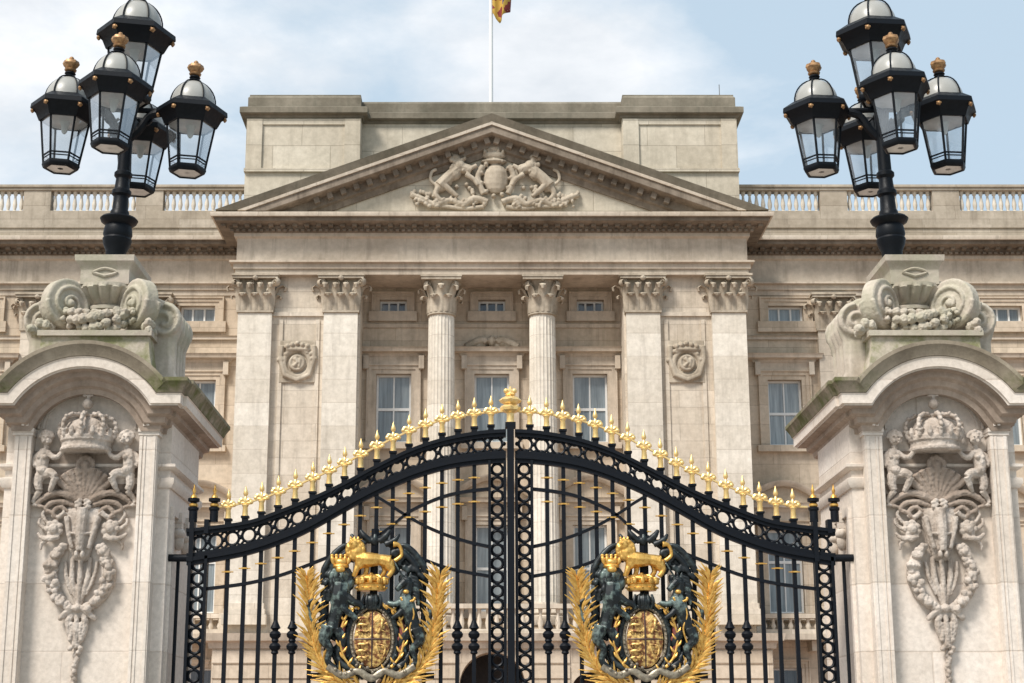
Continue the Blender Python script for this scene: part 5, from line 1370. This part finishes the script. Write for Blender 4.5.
        b.build('palm_frond', M['gold'], arms)
    return arms
arms = build_arms(leafL)
a2 = copy_tree(arms, leafR)
shift = (GX(644, AV) - GX(AX + 1, AV))
a2.location = leafL.location - leafR.location + arms.location + Vector((shift, 0, 0))

# ================================================================== LIGHT, SKY, CAMERA
SUN_EL = radians(50); SUN_AZ = radians(-40)        # azimuth measured from straight behind the camera, negative = left
sd = Vector((sin(SUN_AZ) * cos(SUN_EL), -cos(SUN_AZ) * cos(SUN_EL), sin(SUN_EL)))
sl = bpy.data.lights.new('sun', 'SUN'); sl.energy = 2.8; sl.angle = radians(17); sl.color = (1.0, .95, .88)
so = bpy.data.objects.new('sun', sl); COL.objects.link(so); so.rotation_euler = (-sd).to_track_quat('-Z', 'Y').to_euler(); so.location = (-20, -20, 40)

w = bpy.data.worlds.new('World'); SC.world = w; w.use_nodes = True
nt = w.node_tree; nd = nt.nodes; lk = nt.links; bg = nd['Background']
sky = N(nt, 'ShaderNodeTexSky'); sky.sky_type = 'NISHITA'; sky.sun_disc = False; sky.sun_elevation = SUN_EL; sky.sun_rotation = atan2(sd.x, sd.y); sky.dust_density = 1.5; sky.air_density = 1.0
tc = N(nt, 'ShaderNodeTexCoord'); mp = N(nt, 'ShaderNodeMapping'); mp.inputs['Scale'].default_value = (1, 1, 2.2); mp.inputs['Location'].default_value = (.35, .2, .1); lk.new(tc.outputs['Generated'], mp.inputs[0])
n1 = N(nt, 'ShaderNodeTexNoise', Scale=4.8, Detail=9.0, Roughness=.56, Distortion=.25); lk.new(mp.outputs[0], n1.inputs['Vector'])
sx = N(nt, 'ShaderNodeSeparateXYZ'); lk.new(tc.outputs['Generated'], sx.inputs[0])
mr = N(nt, 'ShaderNodeMapRange'); lk.new(sx.outputs[0], mr.inputs[0]); mr.inputs[1].default_value = -.3; mr.inputs[2].default_value = .3; mr.inputs[3].default_value = .17; mr.inputs[4].default_value = -.11
ad = N(nt, 'ShaderNodeMath', operation='ADD'); lk.new(n1.outputs['Fac'], ad.inputs[0]); lk.new(mr.outputs[0], ad.inputs[1])
cr = ramp(nt, ad.outputs[0], .46, .68)
n2 = N(nt, 'ShaderNodeTexNoise', Scale=6.0, Detail=7.0, Roughness=.6); lk.new(mp.outputs[0], n2.inputs['Vector'])
cc = ramp(nt, n2.outputs['Fac'], .3, .65, (4.5, 4.85, 5.25, 1), (6.7, 6.8, 6.95, 1))
hz = N(nt, 'ShaderNodeMix'); hz.data_type = 'RGBA'; hz.inputs[0].default_value = .9; lk.new(sky.outputs[0], hz.inputs[6]); hz.inputs[7].default_value = (3.65, 4.55, 5.35, 1)
col = mix(nt, cr.outputs[0], hz.outputs[2], cc.outputs[0])
lk.new(col, bg.inputs[0]); bg.inputs[1].default_value = 0.098

cam = bpy.data.cameras.new('Camera'); co = bpy.data.objects.new('Camera', cam); COL.objects.link(co)
co.location = (CX, 0, CZ); co.rotation_euler = (radians(90) + TH, 0, 0)
cam.sensor_width = 36; cam.lens = 36 * F / 1024; cam.shift_x = (512 - U0) / 1024; cam.clip_end = 4000
SC.camera = co
SC.view_settings.view_transform = 'Standard'; SC.view_settings.look = 'None'; SC.view_settings.exposure = 0.72; SC.view_settings.gamma = 1.0
SC.cycles.max_bounces = 8; SC.cycles.transparent_max_bounces = 16
